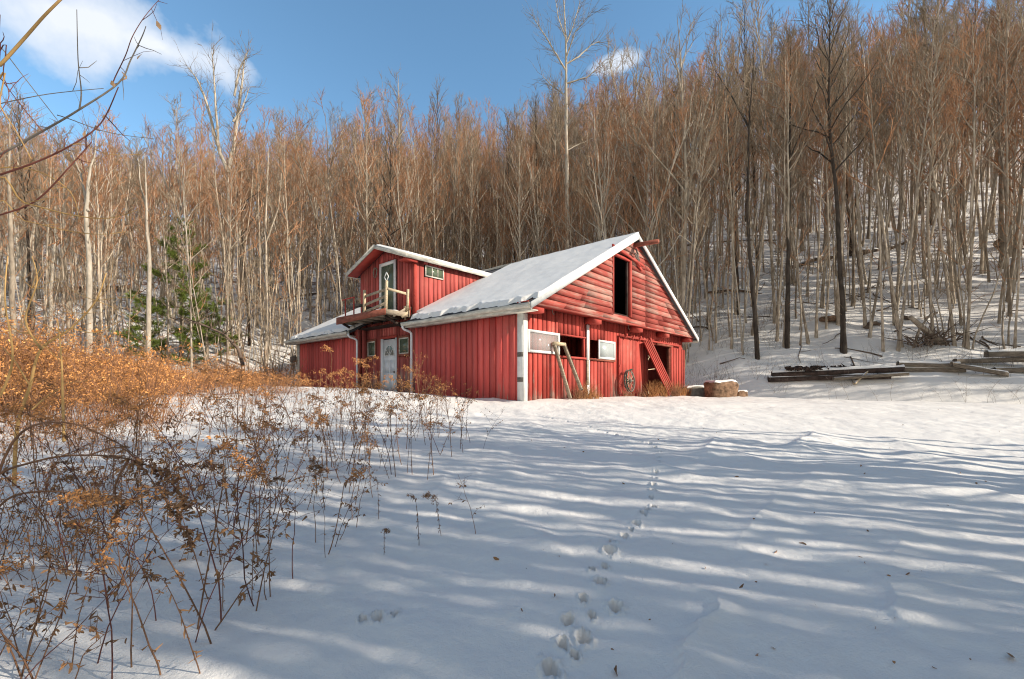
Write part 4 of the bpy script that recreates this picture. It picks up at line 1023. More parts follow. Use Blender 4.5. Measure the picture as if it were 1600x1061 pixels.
# understory saplings: stuff
sp = {0: [], 1: [], 2: []}; r = random.Random(202); xs = []; 
for _ in range(6000):
    d_ = 60*r.random()**1.5; x = r.uniform(-1.25, 1.28)*(20+d_*.95); y = float(np.interp(x, TX, TY))+d_+.3
    if y < 14 or not (-1.25 < x/y < 1.28) or inbarn(x, y, 1.2): continue
    if float(perlin(x/7., y/7., 44)) < -.15 or (x > 6 and d_ < 3.2): continue
    xs.append((x, y))
    if len(xs) > 950: break
zs2 = H(np.array([a[0] for a in xs]), np.array([a[1] for a in xs]))
for (x, y), z in zip(xs, zs2): s = r.uniform(.6, 1.15); sp[r.randrange(3)].append((x, y, float(z), r.uniform(0, 6.3), s, s, r.gauss(0, .05), r.gauss(0, .05)))
grp = []
for j in range(3):
    tr_, cr, lf = thin[j]; grp.append((replicate(tr_.arrays(), sp[j]), M['bark'])); grp.append((replicate(cr.arrays(), sp[j]), M['twigs_rust' if j == 1 else 'twigs']))
o = join_mats('understory', grp); tag(o, 'thin whip-like saplings crowding between the tree trunks on the slope', 'saplings', kind='stuff')

# slim pole timber filling the wood: stuff
pl_ = [bare_tree(60+i, h_, r0, nb=10, h0=.50, spread=.30, sub=3, twg=2, light=True, trunk_sides=4, tw=.011, wob=.035, lean=.04) for i, (h_, r0) in enumerate(((14, .055), (12, .042), (15, .065)))]
sp = {0: [], 1: [], 2: []}; r = random.Random(212); xs = []
for _ in range(9000):
    d_ = 3+75*r.random()**1.3; x = r.uniform(-1.27, 1.30)*(20+d_*.95); y = float(np.interp(x, TX, TY))+d_
    if y < 14 or not (-1.25 < x/y < 1.29) or inbarn(x, y, 1.2): continue
    px_ = 800+F*x/y
    if 215 < px_ < 350 and y < 30.5: continue
    if px_ > 1070 and d_ < 34 and r.random() < .62: continue
    if px_ < 560 and d_ < 16 and r.random() < .6: continue
    xs.append((x, y))
    if len(xs) > 1250: break
zs2 = H(np.array([a[0] for a in xs]), np.array([a[1] for a in xs]))
for (x, y), z in zip(xs, zs2):
    s = r.uniform(.75, 1.1)*float(np.interp(x/y, [-1.2, -.6, -.35, -.1, .15, .3, 1.2], [.85, .92, 1.05, 1.12, 1.04, 1.0, 1.1])); sp[r.randrange(3)].append((x, y, float(z), r.uniform(0, 6.3), s**.7, s, r.gauss(0, .025), r.gauss(0, .025)))
grp = []
for j in range(3):
    tr_, cr, lf = pl_[j]; grp.append((replicate(tr_.arrays(), sp[j]), M[('bark', 'bark_pale', 'bark')[j]])); grp.append((replicate(cr.arrays(), sp[j]), M[('twigs_rust', 'twigs', 'twigs')[j]]))
o = join_mats('pole_timber', grp); tag(o, 'closely packed pole thin trunks between the larger trees of the wood', 'woodland', kind='stuff')
# crooked sticks and fallen branches lying on the slope: stuff
r = random.Random(213); mb = MB()
for _ in range(520):
    d_ = .8+38*r.random()**1.4; x = r.uniform(-1.25, 1.28)*(20+d_*.95); y = float(np.interp(x, TX, TY))+d_
    if inbarn(x, y, .8) or y < 14 or (x > 6 and d_ < 3.0): continue
    a = r.uniform(0, 6.3); L = r.uniform(.5, 2.6); n = 4; px_ = x+np.linspace(0, 1, n+1)*L*cos(a)+nrg.normal(0, .06, n+1); py_ = y+np.linspace(0, 1, n+1)*L*sin(a)+nrg.normal(0, .06, n+1)
    zz_ = H(px_, py_)+.03+np.linspace(0, 1, n+1)*r.choice([0, 0, .3, .8])*L*.4; R0 = r.uniform(.012, .05); mb.tube(np.stack([px_, py_, zz_], 1), np.linspace(R0, R0*.4, n+1), 4)
    if r.random() < .6: mb.tube(grow(r, np.array([px_[2], py_[2], zz_[2]]), (r.gauss(0,1), r.gauss(0,1), r.uniform(0, .8)), L*.5, 3, .2, 0), [R0*.6, R0*.5, R0*.4, R0*.2], 3)
o = mb.build('fallen_sticks', M['log']); tag(o, 'dark crooked sticks and brush scattered on the snowy slope', 'sticks', kind='stuff')

# ---- individual special trees
def special(name, parts, mats, px, Y, rz, label, cat='tree', **kw):
    x = (px-800)/F*Y; t = tree_obj(name, parts, mats, (x, Y, hz(x, Y)), rz); tag(t, label, cat); return t
def traced_tree(name, lines, Y, rad0, mats, label, twigs=True, seed=1, dz_=.4):
    """trunk and limbs following the photographed shape, spread in depth too"""
    r = random.Random(seed); b = lines[0][0]; x0 = (b[0]-800)/F*Y; base = np.array([x0, Y, hz(x0, Y)]); tr_, cr = MB(), MB()
    for li, (ln) in enumerate(lines):
        pts = []; dep = r.uniform(-dz_, dz_)*3 if li else 0
        for i, (px, py) in enumerate(ln):
            k = i/(len(ln)-1) if li else 0; pts.append(P(px, py, Y)+np.array([0, dep*k, 0])-base)
        pts = np.array(pts)
        if li == 0: pts[0][2] = -.3
        # resample with slight wobble
        t = np.linspace(0, len(pts)-1, (len(pts)-1)*4+1); PP = np.stack([np.interp(t, range(len(pts)), pts[:, k]) for k in range(3)], 1)
        PP[1:-1] += nrg.normal(0, .012, PP[1:-1].shape)
        ra = rad0[li] if li < len(rad0) else rad0[-1]
        R_ = ra*(1-np.linspace(0, 1, len(PP)))**.75+.012
        tr_.tube(PP, R_, 7 if li == 0 else 5)
        if twigs:
            n0 = int(len(PP)*(.45 if li == 0 else .15))
            for i in range(n0, len(PP)):
                for _ in range(3 if li else 2):
                    d = unit(PP[min(i+1, len(PP)-1)]-PP[i-1]); ax = unit(np.array([r.gauss(0,1) for _ in range(3)])); dd = rot_about(d, unit(np.cross(d, ax)), radians(r.uniform(25, 55)))
                    L = r.uniform(.5, 1.6); q = grow(r, PP[i], dd, L, 3, .14, .1); cr.tube(q, [.014, .011, .009, .005], 3)
                    for k in range(3):
                        a = q[r.randrange(1, 4)]; dd2 = rot_about(dd, unit(np.cross(dd, ax)), radians(r.uniform(-45, 45))); cr.tube(grow(r, a, dd2, L*.45, 2, .15, .1), [.008, .006, .004], 3)
    t = empty(name, tuple(base)); tr_.build('trunk', mats[0], t, smooth=True)
    if cr.n: cr.build('crown', mats[1], t)
    return tag(t, label, 'tree')
traced_tree('forked_tree', [[(359,500),(358,420),(357,340),(357,262)], [(357,270),(345,240),(338,215),(325,160),(312,128),(298,108)], [(357,265),(362,220),(366,150),(368,105),(367,66)],
    [(342,235),(343,180),(345,130),(347,95)], [(366,150),(378,115),(396,92)], [(364,190),(374,165),(380,125)]], 31, (.20,.13,.13,.08,.07,.06), (M['bark_pale'], M['twigs']), 'tall pale tree forking into bare upright limbs left of the barn', seed=3)
traced_tree('tall_tree', [[(886,470),(886,330),(885,200),(884,60),(879,-40)], [(884,110),(865,80),(846,52),(832,30)], [(884,100),(905,85),(925,62),(940,52)], [(885,130),(918,120),(948,92)],
    [(884,60),(872,35),(866,10)], [(884,70),(896,40),(905,10)], [(885,150),(862,128),(848,105)], [(886,195),(905,178),(935,162)], [(886,235),(902,222),(930,205)], [(885,90),(897,60),(920,40)]], 33,
    (.17,.06,.06,.055,.04,.05,.04,.035,.035,.04), (M['bark_pale'], M['grey_twig']), 'tallest slim straight tree rising above the wood behind the barn roof', seed=4)
traced_tree('large_pale_tree', [[(1458,355),(1458,250),(1458,150),(1463,60),(1470,-60)], [(1458,130),(1480,90),(1500,50)], [(1459,100),(1440,60),(1425,10)], [(1458,210),(1437,185),(1410,172)]], 42,
    (.30,.12,.12,.08), (M['bark_pale'], M['twigs']), 'thick pale barked tree with a straight trunk near the right edge', seed=5)
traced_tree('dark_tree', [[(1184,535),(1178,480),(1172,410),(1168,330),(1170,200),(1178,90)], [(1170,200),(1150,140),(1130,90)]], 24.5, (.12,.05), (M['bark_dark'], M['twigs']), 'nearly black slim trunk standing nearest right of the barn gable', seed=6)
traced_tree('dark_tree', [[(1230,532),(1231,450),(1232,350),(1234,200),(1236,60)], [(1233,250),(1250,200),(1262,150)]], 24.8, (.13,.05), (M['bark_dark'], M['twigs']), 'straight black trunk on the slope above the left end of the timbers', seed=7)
traced_tree('dark_tree', [[(1310,522),(1311,450),(1316,350),(1322,200),(1322,50)], [(1320,240),(1300,190),(1285,120)]], 26, (.14,.06), (M['bark'], M['twigs']), 'mossy brown trunk above the middle of the timber row', seed=8)
traced_tree('birch_tree', [[(138,588),(139,520),(140,440),(134,330),(140,270),(150,230)], [(138,330),(120,270),(100,230)]], 20, (.13,.05), (M['bark_pale'], M['twigs']), 'pale trunk rising from the orange thicket left of the pine', seed=9)
traced_tree('birch_tree', [[(232,540),(232,470),(233,400),(229,330),(226,240)], [(230,330),(215,290),(205,240)]], 24, (.12,.05), (M['bark_pale'], M['twigs']), 'pale trunk standing directly in front of the green pine', seed=10)
traced_tree('slim_tree', [[(22,600),(22,520),(18,400),(14,280),(15,180)]], 17, (.10,), (M['bark'], M['twigs']), 'slim trunk at the left edge behind the orange thicket', seed=11)
traced_tree('slim_tree', [[(415,540),(417,450),(415,350),(420,230)], [(415,380),(440,330),(450,280)]], 27, (.09,.04), (M['bark'], M['twigs']), 'slim trunk standing in the snow just left of the barn wing', seed=12)
for i_, (px_, Y_) in enumerate(((262, 26), (300, 25.4))):
    special('slim_tree', bare_tree(130+i_, 11+i_, .055, nb=16, h0=.4, spread=.36, twg=3), [M['bark_pale' if i_ % 2 else 'bark'], M['twigs']], px_, Y_, i_*1.3, 'slim bare trunk in front of the green pine, %s' % ('nearer its left side', 'nearer its right side')[i_])
# beech with clinging rust leaves at the right
for (px, Y, s_, lb) in ((1575, 44, 21, 'small beech keeping its rust brown leaves at the right edge'), (1150, 52, 23, 'small beech keeping rust brown leaves behind the trunks right of the gable peak'), (905, 50, 24, 'small beech keeping rust brown leaves just above the barn ridge')):
    special('beech_tree', bare_tree(s_, 9, .08, nb=22, h0=.15, spread=.55, sub=4, twg=4, leaves=2), [M['bark'], M['twigs_rust'], M['tan_leaf']], px, Y, 1.0, lb)
# ---- pine
def pine(seed, Ht, px, Y, label):
    r = random.Random(seed); tr_, nd, bb = MB(), MB(), MB(); pts = np.array([[0,0,-.3],[0.05,0,Ht*.3],[.0,.05,Ht*.65],[.05,.05,Ht]]); tr_.tube(pts, [.13,.10,.06,.015], 7)
    z = .7; Vv, Qq = [], []
    while z < Ht*.98:
        for k in range(r.randint(3, 5)):
            a = r.uniform(0, 2*pi); L = (Ht-z)*.42*r.uniform(.35, 1.15)+.25; el = r.uniform(-.08, .40)+.4*z/Ht
            b = grow(r, np.array([0.03, .03, z]), (cos(a)*cos(el), sin(a)*cos(el), sin(el)), L, 5, .10, .03); bb.tube(b, [.028,.022,.017,.012,.009,.005], 4)
            for j in range(int(L*19)):
                u = r.uniform(.30, 1); kk = u*5; i = min(int(kk), 4); p = b[i]+(b[i+1]-b[i])*(kk-i); d = unit(b[i+1]-b[i])
                dd = unit(d+np.array([r.gauss(0,.7), r.gauss(0,.7), r.gauss(.15,.35)])); tl = r.uniform(.15, .45); e = p+dd*tl; bb.tube(np.array([p, e]), [.006,.004], 3)
                for _ in range(24):
                    q = p+dd*tl*r.uniform(.3, 1.05); nn_ = unit(dd+np.array([r.gauss(0,.8), r.gauss(0,.8), r.gauss(0,.8)])); s_ = unit(np.cross(nn_, [r.gauss(0,1), r.gauss(0,1), r.gauss(0,1)]))*.009; L2 = r.uniform(.09, .17)
                    n0 = len(Vv); Vv += [q-s_, q+s_, q+nn_*L2+s_*.3, q+nn_*L2-s_*.3]; Qq.append((n0, n0+1, n0+2, n0+3))
        z += r.uniform(.25, .62)
    nd.add(Vv, Qq); x = (px-800)/F*Y; t = empty('pine_tree', (x, Y, hz(x, Y))); tr_.build('trunk', M['bark'], t, smooth=True); bb.build('branches', M['log'], t); nd.build('needles', M['needles'], t)
    return tag(t, label, 'pine tree')
pine(5, 8.6, 283, 27.5, 'green pine standing alone among bare trees on the left')
pine(6, 4.0, 226, 26, 'small green pine just left of the larger pine')
pine(8, 4.2, 322, 26.5, 'small green pine hugging the right side of the larger pine')
# ---- fallen logs with snow
def log_(px0, py0, px1, py1, rad, label, dY=0, mat='log', cap=.05, lift=.1, name='fallen_log'):
    x0, y0 = ground_px(px0, py0, 15, 140); x1, y1 = ground_px(px1, py1, 15, 140)
    a = np.array([x0, y0, hz(x0, y0)+lift]); b = np.array([x1, y1, hz(x1, y1)+lift]); c_ = (a+b)/2; a -= c_; b -= c_
    t = empty(name, tuple(c_)); n = 9; f = np.linspace(0, 1, n)[:, None]; PP = a+(b-a)*f; PP[:, 2] += .15*np.sin(f[:, 0]*pi*1.5+px0); PP[:, :2] += nrg.normal(0, .05, (n, 2))
    mb = MB(); mb.tube(PP, rad*(1-.35*f[:, 0]), 8, True); mb.build('log', M[mat], t, smooth=True)
    Q = PP.copy(); Q[:, 2] += rad*.62; d = unit(b-a); s = unit(np.cross(d, [0, 0, 1])); n2 = 7
    th_ = np.linspace(-1, 1, n2); G = Q[:, None, :]+s[None, None, :]*(th_[None, :, None]*rad*.75)+np.array([0, 0, 1])[None, None]*((1-th_**2)*(cap+rad*.3)-.03)[None, :, None]
    mb = MB(); mb.grid(G); mb.build('snow_cap', M['snow'], t, smooth=True); return tag(t, label, 'log')
log_(1068, 388, 1225, 380, .16, 'long fallen log with snow high on the slope right of the gable peak')
log_(1105, 455, 1190, 458, .12, 'thin fallen log with snow lying mid slope right of the gable')
log_(1230, 425, 1300, 410, .20, 'dark fallen log lying mid slope above the timber pile')
log_(1340, 410, 1415, 385, .22, 'dark fallen log rising to the right in the middle of the slope')
log_(1350, 512, 1376, 508, .16, 'short dark log low on the slope above the slanting beam')
log_(1410, 498, 1462, 492, .12, 'short snow covered log just left of the tangled root pile')
log_(1560, 395, 1640, 372, .35, 'dark thick log under an overhang of snow at the right edge', lift=.25)
log_(1575, 345, 1650, 335, .25, 'dark log near the top of the slope at the right edge')
log_(1060, 510, 1108, 516, .09, 'thin stick lying in snow just right of the barn eave')
log_(300, 515, 372, 545, .16, 'fallen trunk lying in snow between the pine and the barn', lift=.35)
log_(420, 470, 520, 462, .13, 'fallen log lying in the snow above the barn wing roof')
log_(95, 470, 205, 458, .30, 'brown fallen trunk left of the pine behind the thicket', lift=.4)
# dark bark debris on the black timbers
x, y = ground_px(1290, 590, 14, 60); t = tag(empty('bark_debris', (x, y, hz(x, y)+.35)), 'heap of crumbling dark bark on top of the black timbers', 'bark heap'); mb = MB(); r = random.Random(79)
for _ in range(260):
    u = r.uniform(-1.9, 1.6); p = np.array([u, r.gauss(.05, .15), .04+abs(r.gauss(0, .07))+.08*max(0, 1-abs(u-.9))]); d1 = np.array([r.gauss(0,1), r.gauss(0,1), r.gauss(0,.5)])*.05; d2 = np.array([r.gauss(0,1), r.gauss(0,1), r.gauss(0,1)])*.035; d3 = np.array([0, 0, .03])
    mb.hexa([p-d1-d2, p+d1-d2, p+d1+d2, p-d1+d2, p-d1-d2+d3, p+d1-d2+d3, p+d1+d2+d3, p-d1+d2+d3])
mb.build('bark', M['timber_dark'], t)
# tangled root pile
x, y = ground_px(1455, 545, 15, 60); t = tag(empty('root_pile', (x, y, hz(x, y))), 'tangled brush and root pile with snow on the slope above the timbers', 'brush pile'); mb = MB(); r = random.Random(77)
for _ in range(60):
    a = r.uniform(0, 2*pi); p = np.array([r.gauss(0, .6), r.gauss(0, .3), r.uniform(0, .5)]); mb.tube(grow(r, p, (cos(a)*.8, sin(a)*.5, r.uniform(.1, 1.3)), r.uniform(.6, 2.0), 4, .22, -.05), [.035,.028,.022,.014,.008], 4)
mb.build('branches', M['log'], t)
mb = MB(); mb.tube([(-1.1,0,1.6),(-.2,.1,.9),(.8,.1,.1)], [.10,.14,.17], 8, True); mb.tube([(-.9,0,0),(-.5,.1,1.0),(.1,0,1.9)], [.07,.06,.04], 6, True); mb.build('trunk', M['bark'], t, smooth=True)
# fallen arching branch left of barn (rust)
t = empty('fallen_branch', tuple(P(372, 545, 22))); mb = MB(); r = random.Random(78); Z0 = P(372, 545, 22)
mb.tube(np.array([P(*p, 22)-Z0 for p in ((380,572),(372,545),(350,522),(318,508),(290,497))]), [.10,.08,.06,.05,.03], 6)
for p in ((350,522),(330,513),(310,505),(365,535)):
    for _ in range(4): mb.tube(grow(r, P(*p, 22)-Z0, (r.gauss(0,1), r.gauss(0,.6), r.uniform(-.3,1)), r.uniform(.7, 1.6), 4, .2, 0), [.03,.02,.015,.01,.005], 4)
mb.build('limb', M['log'], t); tag(t, 'arched broken branch bending down to the thicket left of the barn', 'branch')

# ---- trees out of the frame on the right whose shadows streak the foreground snow
r = random.Random(303)
off = []
for k in range(24):
    x = r.uniform(10.5, 26); yl = 7.5-.30*(x+.5); y = yl-.3-(k/24)*12.5+r.uniform(-.3, .3); off.append([x, y, None])
for k, (x, y, _) in enumerate(off):
    s_ = 400+k; near = 7.5-.30*(x+.5)-y; Ht = r.uniform(10, 13.5) if near < 3 else r.uniform(11, 16)
    Ht = min(Ht, (x+2.5+near*.9)*.55+1.5)
    if k < 6: t = tree_obj('tree', bare_tree(s_, 12.5, .10+.03*(k % 3), nb=17, h0=.34, spread=.5, sub=4, twg=3, tw=.012, fork=(.4 if k % 2 else 0)), [M['bark'], M['twigs']]); reg(t); off[k][2] = t
    else: t = copy_tree(off[k % 6][2])
    t.location = (x, y, hz(x, y)); t.rotation_euler = (r.gauss(0, .02), r.gauss(0, .02), r.uniform(0, 6.3)); q = Ht/12.5; t.scale = (q, q, q)
    tag(t, 'bare tree beside the clearing, casting long shadows over the snow', 'tree', 'trees beside the clearing')

grp = []; trs = {0: [], 1: [], 2: [], 3: []}
poles = [bare_tree(90+i, h_, r0, nb=8, h0=.55, spread=.38, sub=3, twg=2, light=True, trunk_sides=6, tw=.012, wob=.03) for i, (h_, r0) in enumerate(((15, .15), (16, .12), (14, .17)))]
pt = {0: [], 1: [], 2: []}
for k in range(76):
    y = 4.9-(k+r.random())/76*12.0; x = max(9.5, 1.2*y+2.5)+r.random()**1.3*11; near = max(0, 7.5-.30*(x+.5)-y)
    Ht = min(16, (x+1.5+near*1.7)*.55+1.0); s = Ht/15; w_ = max(s, .62)*r.uniform(.6, 1.05); pt[k % 3].append((x, y, hz(x, y), r.uniform(0, 6.3), w_, s, r.gauss(0, .03), r.gauss(0, .03)))
for j in range(3):
    tr_, cr, lf = poles[j]; grp.append((replicate(tr_.arrays(), pt[j]), M['bark'])); grp.append((replicate(cr.arrays(), pt[j]), M['twigs']))
for k in range(3):       # the wood they belong to
    x = r.uniform(13, 40); y = 7.7-.30*(x+.5)-.4-r.random()*15; Ht = min(15, (x+2.0+(7.5-.30*(x+.5)-y)*.9)*.55+1.0)
    s = Ht/14.5*r.uniform(.85, 1.05); trs[r.randrange(4)].append((x, y, hz(x, y), r.uniform(0, 6.3), s*1.15, s, r.gauss(0, .03), r.gauss(0, .03)))
for k in range(150):       # the wood on the slope, continued beyond the right edge of the photograph
    x = r.uniform(22, 80); y = 23.6-.30*(x-8.3)+r.random()**1.3*26
    if x/y < 1.27: continue
    s = r.uniform(.9, 1.25); trs[r.randrange(4)].append((x, y, hz(x, y), r.uniform(0, 6.3), s, s, r.gauss(0, .03), r.gauss(0, .03)))
for j in range(4):
    tr_, cr, lf = light[j]; grp.append((replicate(tr_.arrays(), trs[j]), M['bark'])); grp.append((replicate(cr.arrays(), trs[j]), M['twigs']))
o = join_mats('woodland_beside_clearing', grp); tag(o, 'leafless wood beside the clearing, right of the camera', 'woodland', kind='stuff')

# ================================================================== WEEDS AND BRUSH
def leafq(L_, c_, d, w_, r, curl=.4):
    d = unit(np.asarray(d, float)); s = unit(np.cross(d, [r.gauss(0,1), r.gauss(0,1), r.gauss(0,1)])); n_ = np.cross(s, d)
    a = c_; b = c_+d*L_*.5+n_*L_*curl*.3; e = c_+d*L_+n_*L_*curl*r.uniform(-.5, .8)
    return [a-s*w_*.15, a+s*w_*.15, b+s*w_*.5, b-s*w_*.5, e+s*w_*.15, e-s*w_*.15], [(0,1,2,3), (3,2,4,5)]
def goldenrod(seed, Hh, plume=1.0, droop=.5, nl=26, lm='leaf_dead', pm='seed', side=0):
    r = random.Random(seed); st, lf, pl = MB(), MB(), MB(); a = r.uniform(0, 6.3); le = r.uniform(.03, .22)
    b = grow(r, np.array([0,0,-.05]), (le*cos(a), le*sin(a), 1), Hh*.82, 6, .05, .02)
    top = grow(r, b[-1], (cos(a)*.5, sin(a)*.5, .75), Hh*.24, 3, .12, -.28*droop*2); pts = np.vstack([b, top[1:]]); st.tube(pts, np.linspace(.0052, .0016, len(pts))*(.7+Hh*.3), 4)
    n = len(pts)-1
    for _ in range(nl):
        u = r.uniform(.12, .86)*n; i = min(int(u), n-1); p = pts[i]+(pts[i+1]-pts[i])*(u-i); g_ = r.uniform(0, 6.3)
        V, Q = leafq(r.uniform(.025, .06), p, (cos(g_)*.7, sin(g_)*.7, r.uniform(-1.2, -.2)), .011, r, 1.2); lf.add(V, Q)
    nb = int(9*plume)
    for j in range(nb):
        u = n*(.66+.34*j/max(1, nb)); i = min(int(u), n-1); p = pts[i]+(pts[i+1]-pts[i])*(u-i); g_ = a+r.uniform(-1.6, 1.6)+(pi if r.random() < .25 else 0); L = .17*Hh*plume*(1-.5*j/nb)*r.uniform(.6, 1.2)
        q = grow(r, p, (cos(g_), sin(g_), r.uniform(.1, .8)), L, 4, .12, -.22*droop*2); st.tube(q, [.002,.0017,.0014,.001,.0008], 3)
        for _ in range(int(17*plume)):
            uu = r.uniform(.15, 1)*4; ii = min(int(uu), 3); c_ = q[ii]+(q[ii+1]-q[ii])*(uu-ii)+np.array([r.gauss(0,.009), r.gauss(0,.009), r.gauss(.004,.009)]); V, Q = leafq(r.uniform(.014, .030), c_, (r.gauss(0,1), r.gauss(0,1), r.gauss(.2,1)), .011, r); pl.add(V, Q)
    for j in range(side):
        u = r.uniform(.35, .8)*n; i = min(int(u), n-1); g_ = r.uniform(0, 6.3); q = grow(r, pts[i], (cos(g_), sin(g_), 1.3), Hh*r.uniform(.18, .38), 4, .1, .05); st.tube(q, [.0028,.0024,.002,.0015,.001], 3)
        for _ in range(9): V, Q = leafq(r.uniform(.014,.03), q[-1]+np.array([r.gauss(0,.02), r.gauss(0,.02), r.gauss(-.01,.03)]), (r.gauss(0,1), r.gauss(0,1), r.gauss(0,1)), .012, r); pl.add(V, Q)
    t = empty('goldenrod'); st.build('stem', M['weed_stem'], t)
    if lf.n: lf.build('leaves', M[lm], t)
    if pl.n: pl.build('seed_head', M[pm], t)
    reg(t); return t
def cane(seed, Hh, nb=5, mat='cane', leaves=5):
    r = random.Random(seed); st, lf = MB(), MB(); a = r.uniform(0, 6.3)
    b = grow(r, np.array([0,0,-.05]), (.25*cos(a), .25*sin(a), 1), Hh, 9, .09, -.05); st.tube(b, np.linspace(.0055, .002, 10), 4)
    for j in range(nb):
        i = r.randrange(3, 9); g_ = r.uniform(0, 6.3); q = grow(r, b[i], (cos(g_), sin(g_), r.uniform(.3, 1.2)), Hh*r.uniform(.15, .42), 5, .15, -.04); st.tube(q, [.003,.0027,.0023,.002,.0015,.001], 3)
        for _ in range(2): st.tube(grow(r, q[r.randrange(1, 5)], (r.gauss(0,1), r.gauss(0,1), .6), Hh*.12, 3, .15, 0), [.0018,.0015,.0012,.0008], 3)
        for _ in range(leaves): V, Q = leafq(r.uniform(.03,.055), q[r.randrange(1, 6)], (r.gauss(0,1), r.gauss(0,1), -.8), .02, r, 1.2); lf.add(V, Q)
    t = empty('bramble_cane'); st.build('stem', M[mat], t)
    if lf.n: lf.build('leaves', M['leaf_dead'], t)
    reg(t); return t
wp = [goldenrod(1, 1.15, 1.2, .6), goldenrod(2, .95, .9, .3, pm='seed'), goldenrod(3, 1.3, 1.4, .7, 34), goldenrod(4, .8, .6, .5, 30, pm='leaf_dead'), goldenrod(5, 1.05, .5, .2, 14, side=5), goldenrod(6, .7, 1.0, .9, 34, pm='leaf_dead'), goldenrod(7, 1.2, .4, .2, 8, side=7, pm='seed')]
cp = [cane(11, 1.2), cane(12, 1.5, 7), cane(13, .9, 4, 'weed_stem'), cane(14, 1.3, 6, 'weed_stem', 2), cane(15, .6, 4, 'weed_stem', 7)]
first = {}
def place(proto, x, y, s, label, cat, group=None, tilt=.08, z=None, rr_=None, sy=None):
    rq = rr_ or rnd; o = proto if proto.name not in first else copy_tree(proto); first[proto.name] = 1
    o.location = (x, y, hz(x, y) if z is None else z); o.rotation_euler = (rq.gauss(0, tilt), rq.gauss(0, tilt), rq.uniform(0, 6.3)); o.scale = (s, s, s*(sy or 1)); tag(o, label, cat, group); return o
def wzone(px, py):
    h_ = 'in the nearest weeds' if py > 850 else ('in the middle weeds' if py > 720 else 'in the farthest weeds')
    v_ = 'at the left edge' if px < 180 else ('inward of the edge' if px < 420 else 'beside open snow')
    return h_+' '+v_
r = random.Random(505); cnt = 0; placed = []
while cnt < 350:
    if cnt % 5 < 2: px = r.uniform(360, 730); py = 624+r.random()*130
    elif cnt % 15 == 4: px = r.uniform(330, 560); py = r.uniform(760, 960)
    else: px = r.uniform(-60, 740); py = 622+(r.random()**1.25)*470
    lim = np.interp(py, [620, 700, 780, 900, 1060], [700, 735, 640, 470, 330])
    if px > lim or (cnt % 5 >= 2 and r.random() < (max(0, px)/lim)**2*.5): continue
    x, y = ground_px(px, py)
    if inbarn(x, y, .3) or y < 1.9: continue
    if y > 12.5: continue
    is_c = r.random() < (.48 if py > 800 else .22)
    zz = wzone(px, py); s = r.uniform(.65, 1.1)*(.92 if px > 420 else 1)*(1 if y > 3.6 else .85)
    if is_c: place(r.choice(cp), x, y, s*.9, 'thin dark branching bramble stem '+zz, 'bramble', 'bare bramble stems '+zz, .10, rr_=r)
    else:
        pr = r.choice(wp if py > 760 else [wp[i] for i in (0, 1, 2, 4, 6, 1, 6)]); place(pr, x, y, s, 'brown dead goldenrod stalk with seed head '+zz, 'weed', 'dead goldenrod stalks '+zz, .12, rr_=r)
    cnt += 1
# singled out weeds
for (px, py, k, s, lb) in ((690, 842, 5, .62, 'drooping brown goldenrod head standing on bare snow, nearest the shaded clearing'), (655, 852, 3, .62, 'leaning brown weed with curled leaves just left of the nearest drooping head'),
                           (600, 868, 5, .42, 'short weed bowed flat over the snow below the other drooping heads'), (592, 815, 3, .55, 'brown weed with a nodding head in the gap of open snow')):
    x, y = ground_px(px, py); place(wp[k], x, y, s, lb, 'weed')
x, y = ground_px(744, 835); place(cp[2], x, y, .62, 'thin bare forked sapling standing alone on the snow right of the weeds', 'sapling', tilt=.01)
for i, (px, py, s) in enumerate(((736, 693, .75), (722, 690, .8), (700, 688, .7), (755, 702, .5))):
    x, y = ground_px(px, py); place(cp[(i*2) % 5], x, y, s, 'thin bare stem leaning left at the right end of the weedy drift', 'weed', 'leaning stems at the end of the drift', .2)
# goldenrod in front of the wing and the entrance
for i, (px, py, Yy, hh) in enumerate(((520, 615, 13.4, 1.6), (556, 615, 13.0, .95), (572, 615, 12.6, 1.0), (585, 618, 12.4, 1.15), (600, 618, 12.3, .8), (640, 618, 12.2, 1.05), (632, 618, 12.1, .9), (655, 620, 11.9, 1.5), (548, 616, 13.1, .7), (690, 622, 11.0, .6), (710, 622, 10.8, .55), (565, 615, 12.9, 1.1), (478, 612, 14.2, .8), (500, 612, 14.0, .7))):
    x = (px-800)/F*Yy; place([wp[0], wp[2], wp[0], wp[2], wp[1], wp[0], wp[4], wp[6]][i % 8], x, Yy, hh/1.1*.9, 'tan goldenrod plume standing in front of the barn entrance and wing', 'weed', 'goldenrod plumes in front of the barn entrance', .12)
# saplings and stems at the far edge of the field, right
bush = [cane(31+i, 1.4, 8, 'grey_twig', 0) for i in range(3)]
r = random.Random(606)
for i in range(46):
    px = r.uniform(1150, 1640); Yy = 18.2-.02*(px-1150)/10+r.uniform(-.3, 2.2); x = (px-800)/F*Yy
    if hill_d(x, Yy) < -1.6 or Yy < 15: continue
    place(r.choice(bush), x, Yy, r.uniform(.45, 1.15), 'thin bare shrub stem at the foot of the slope below the timbers', 'shrub', 'thin shrub stems along the far edge of the snow field', .12, rr_=r)
for b in bush: b.name = 'shrub_stem'
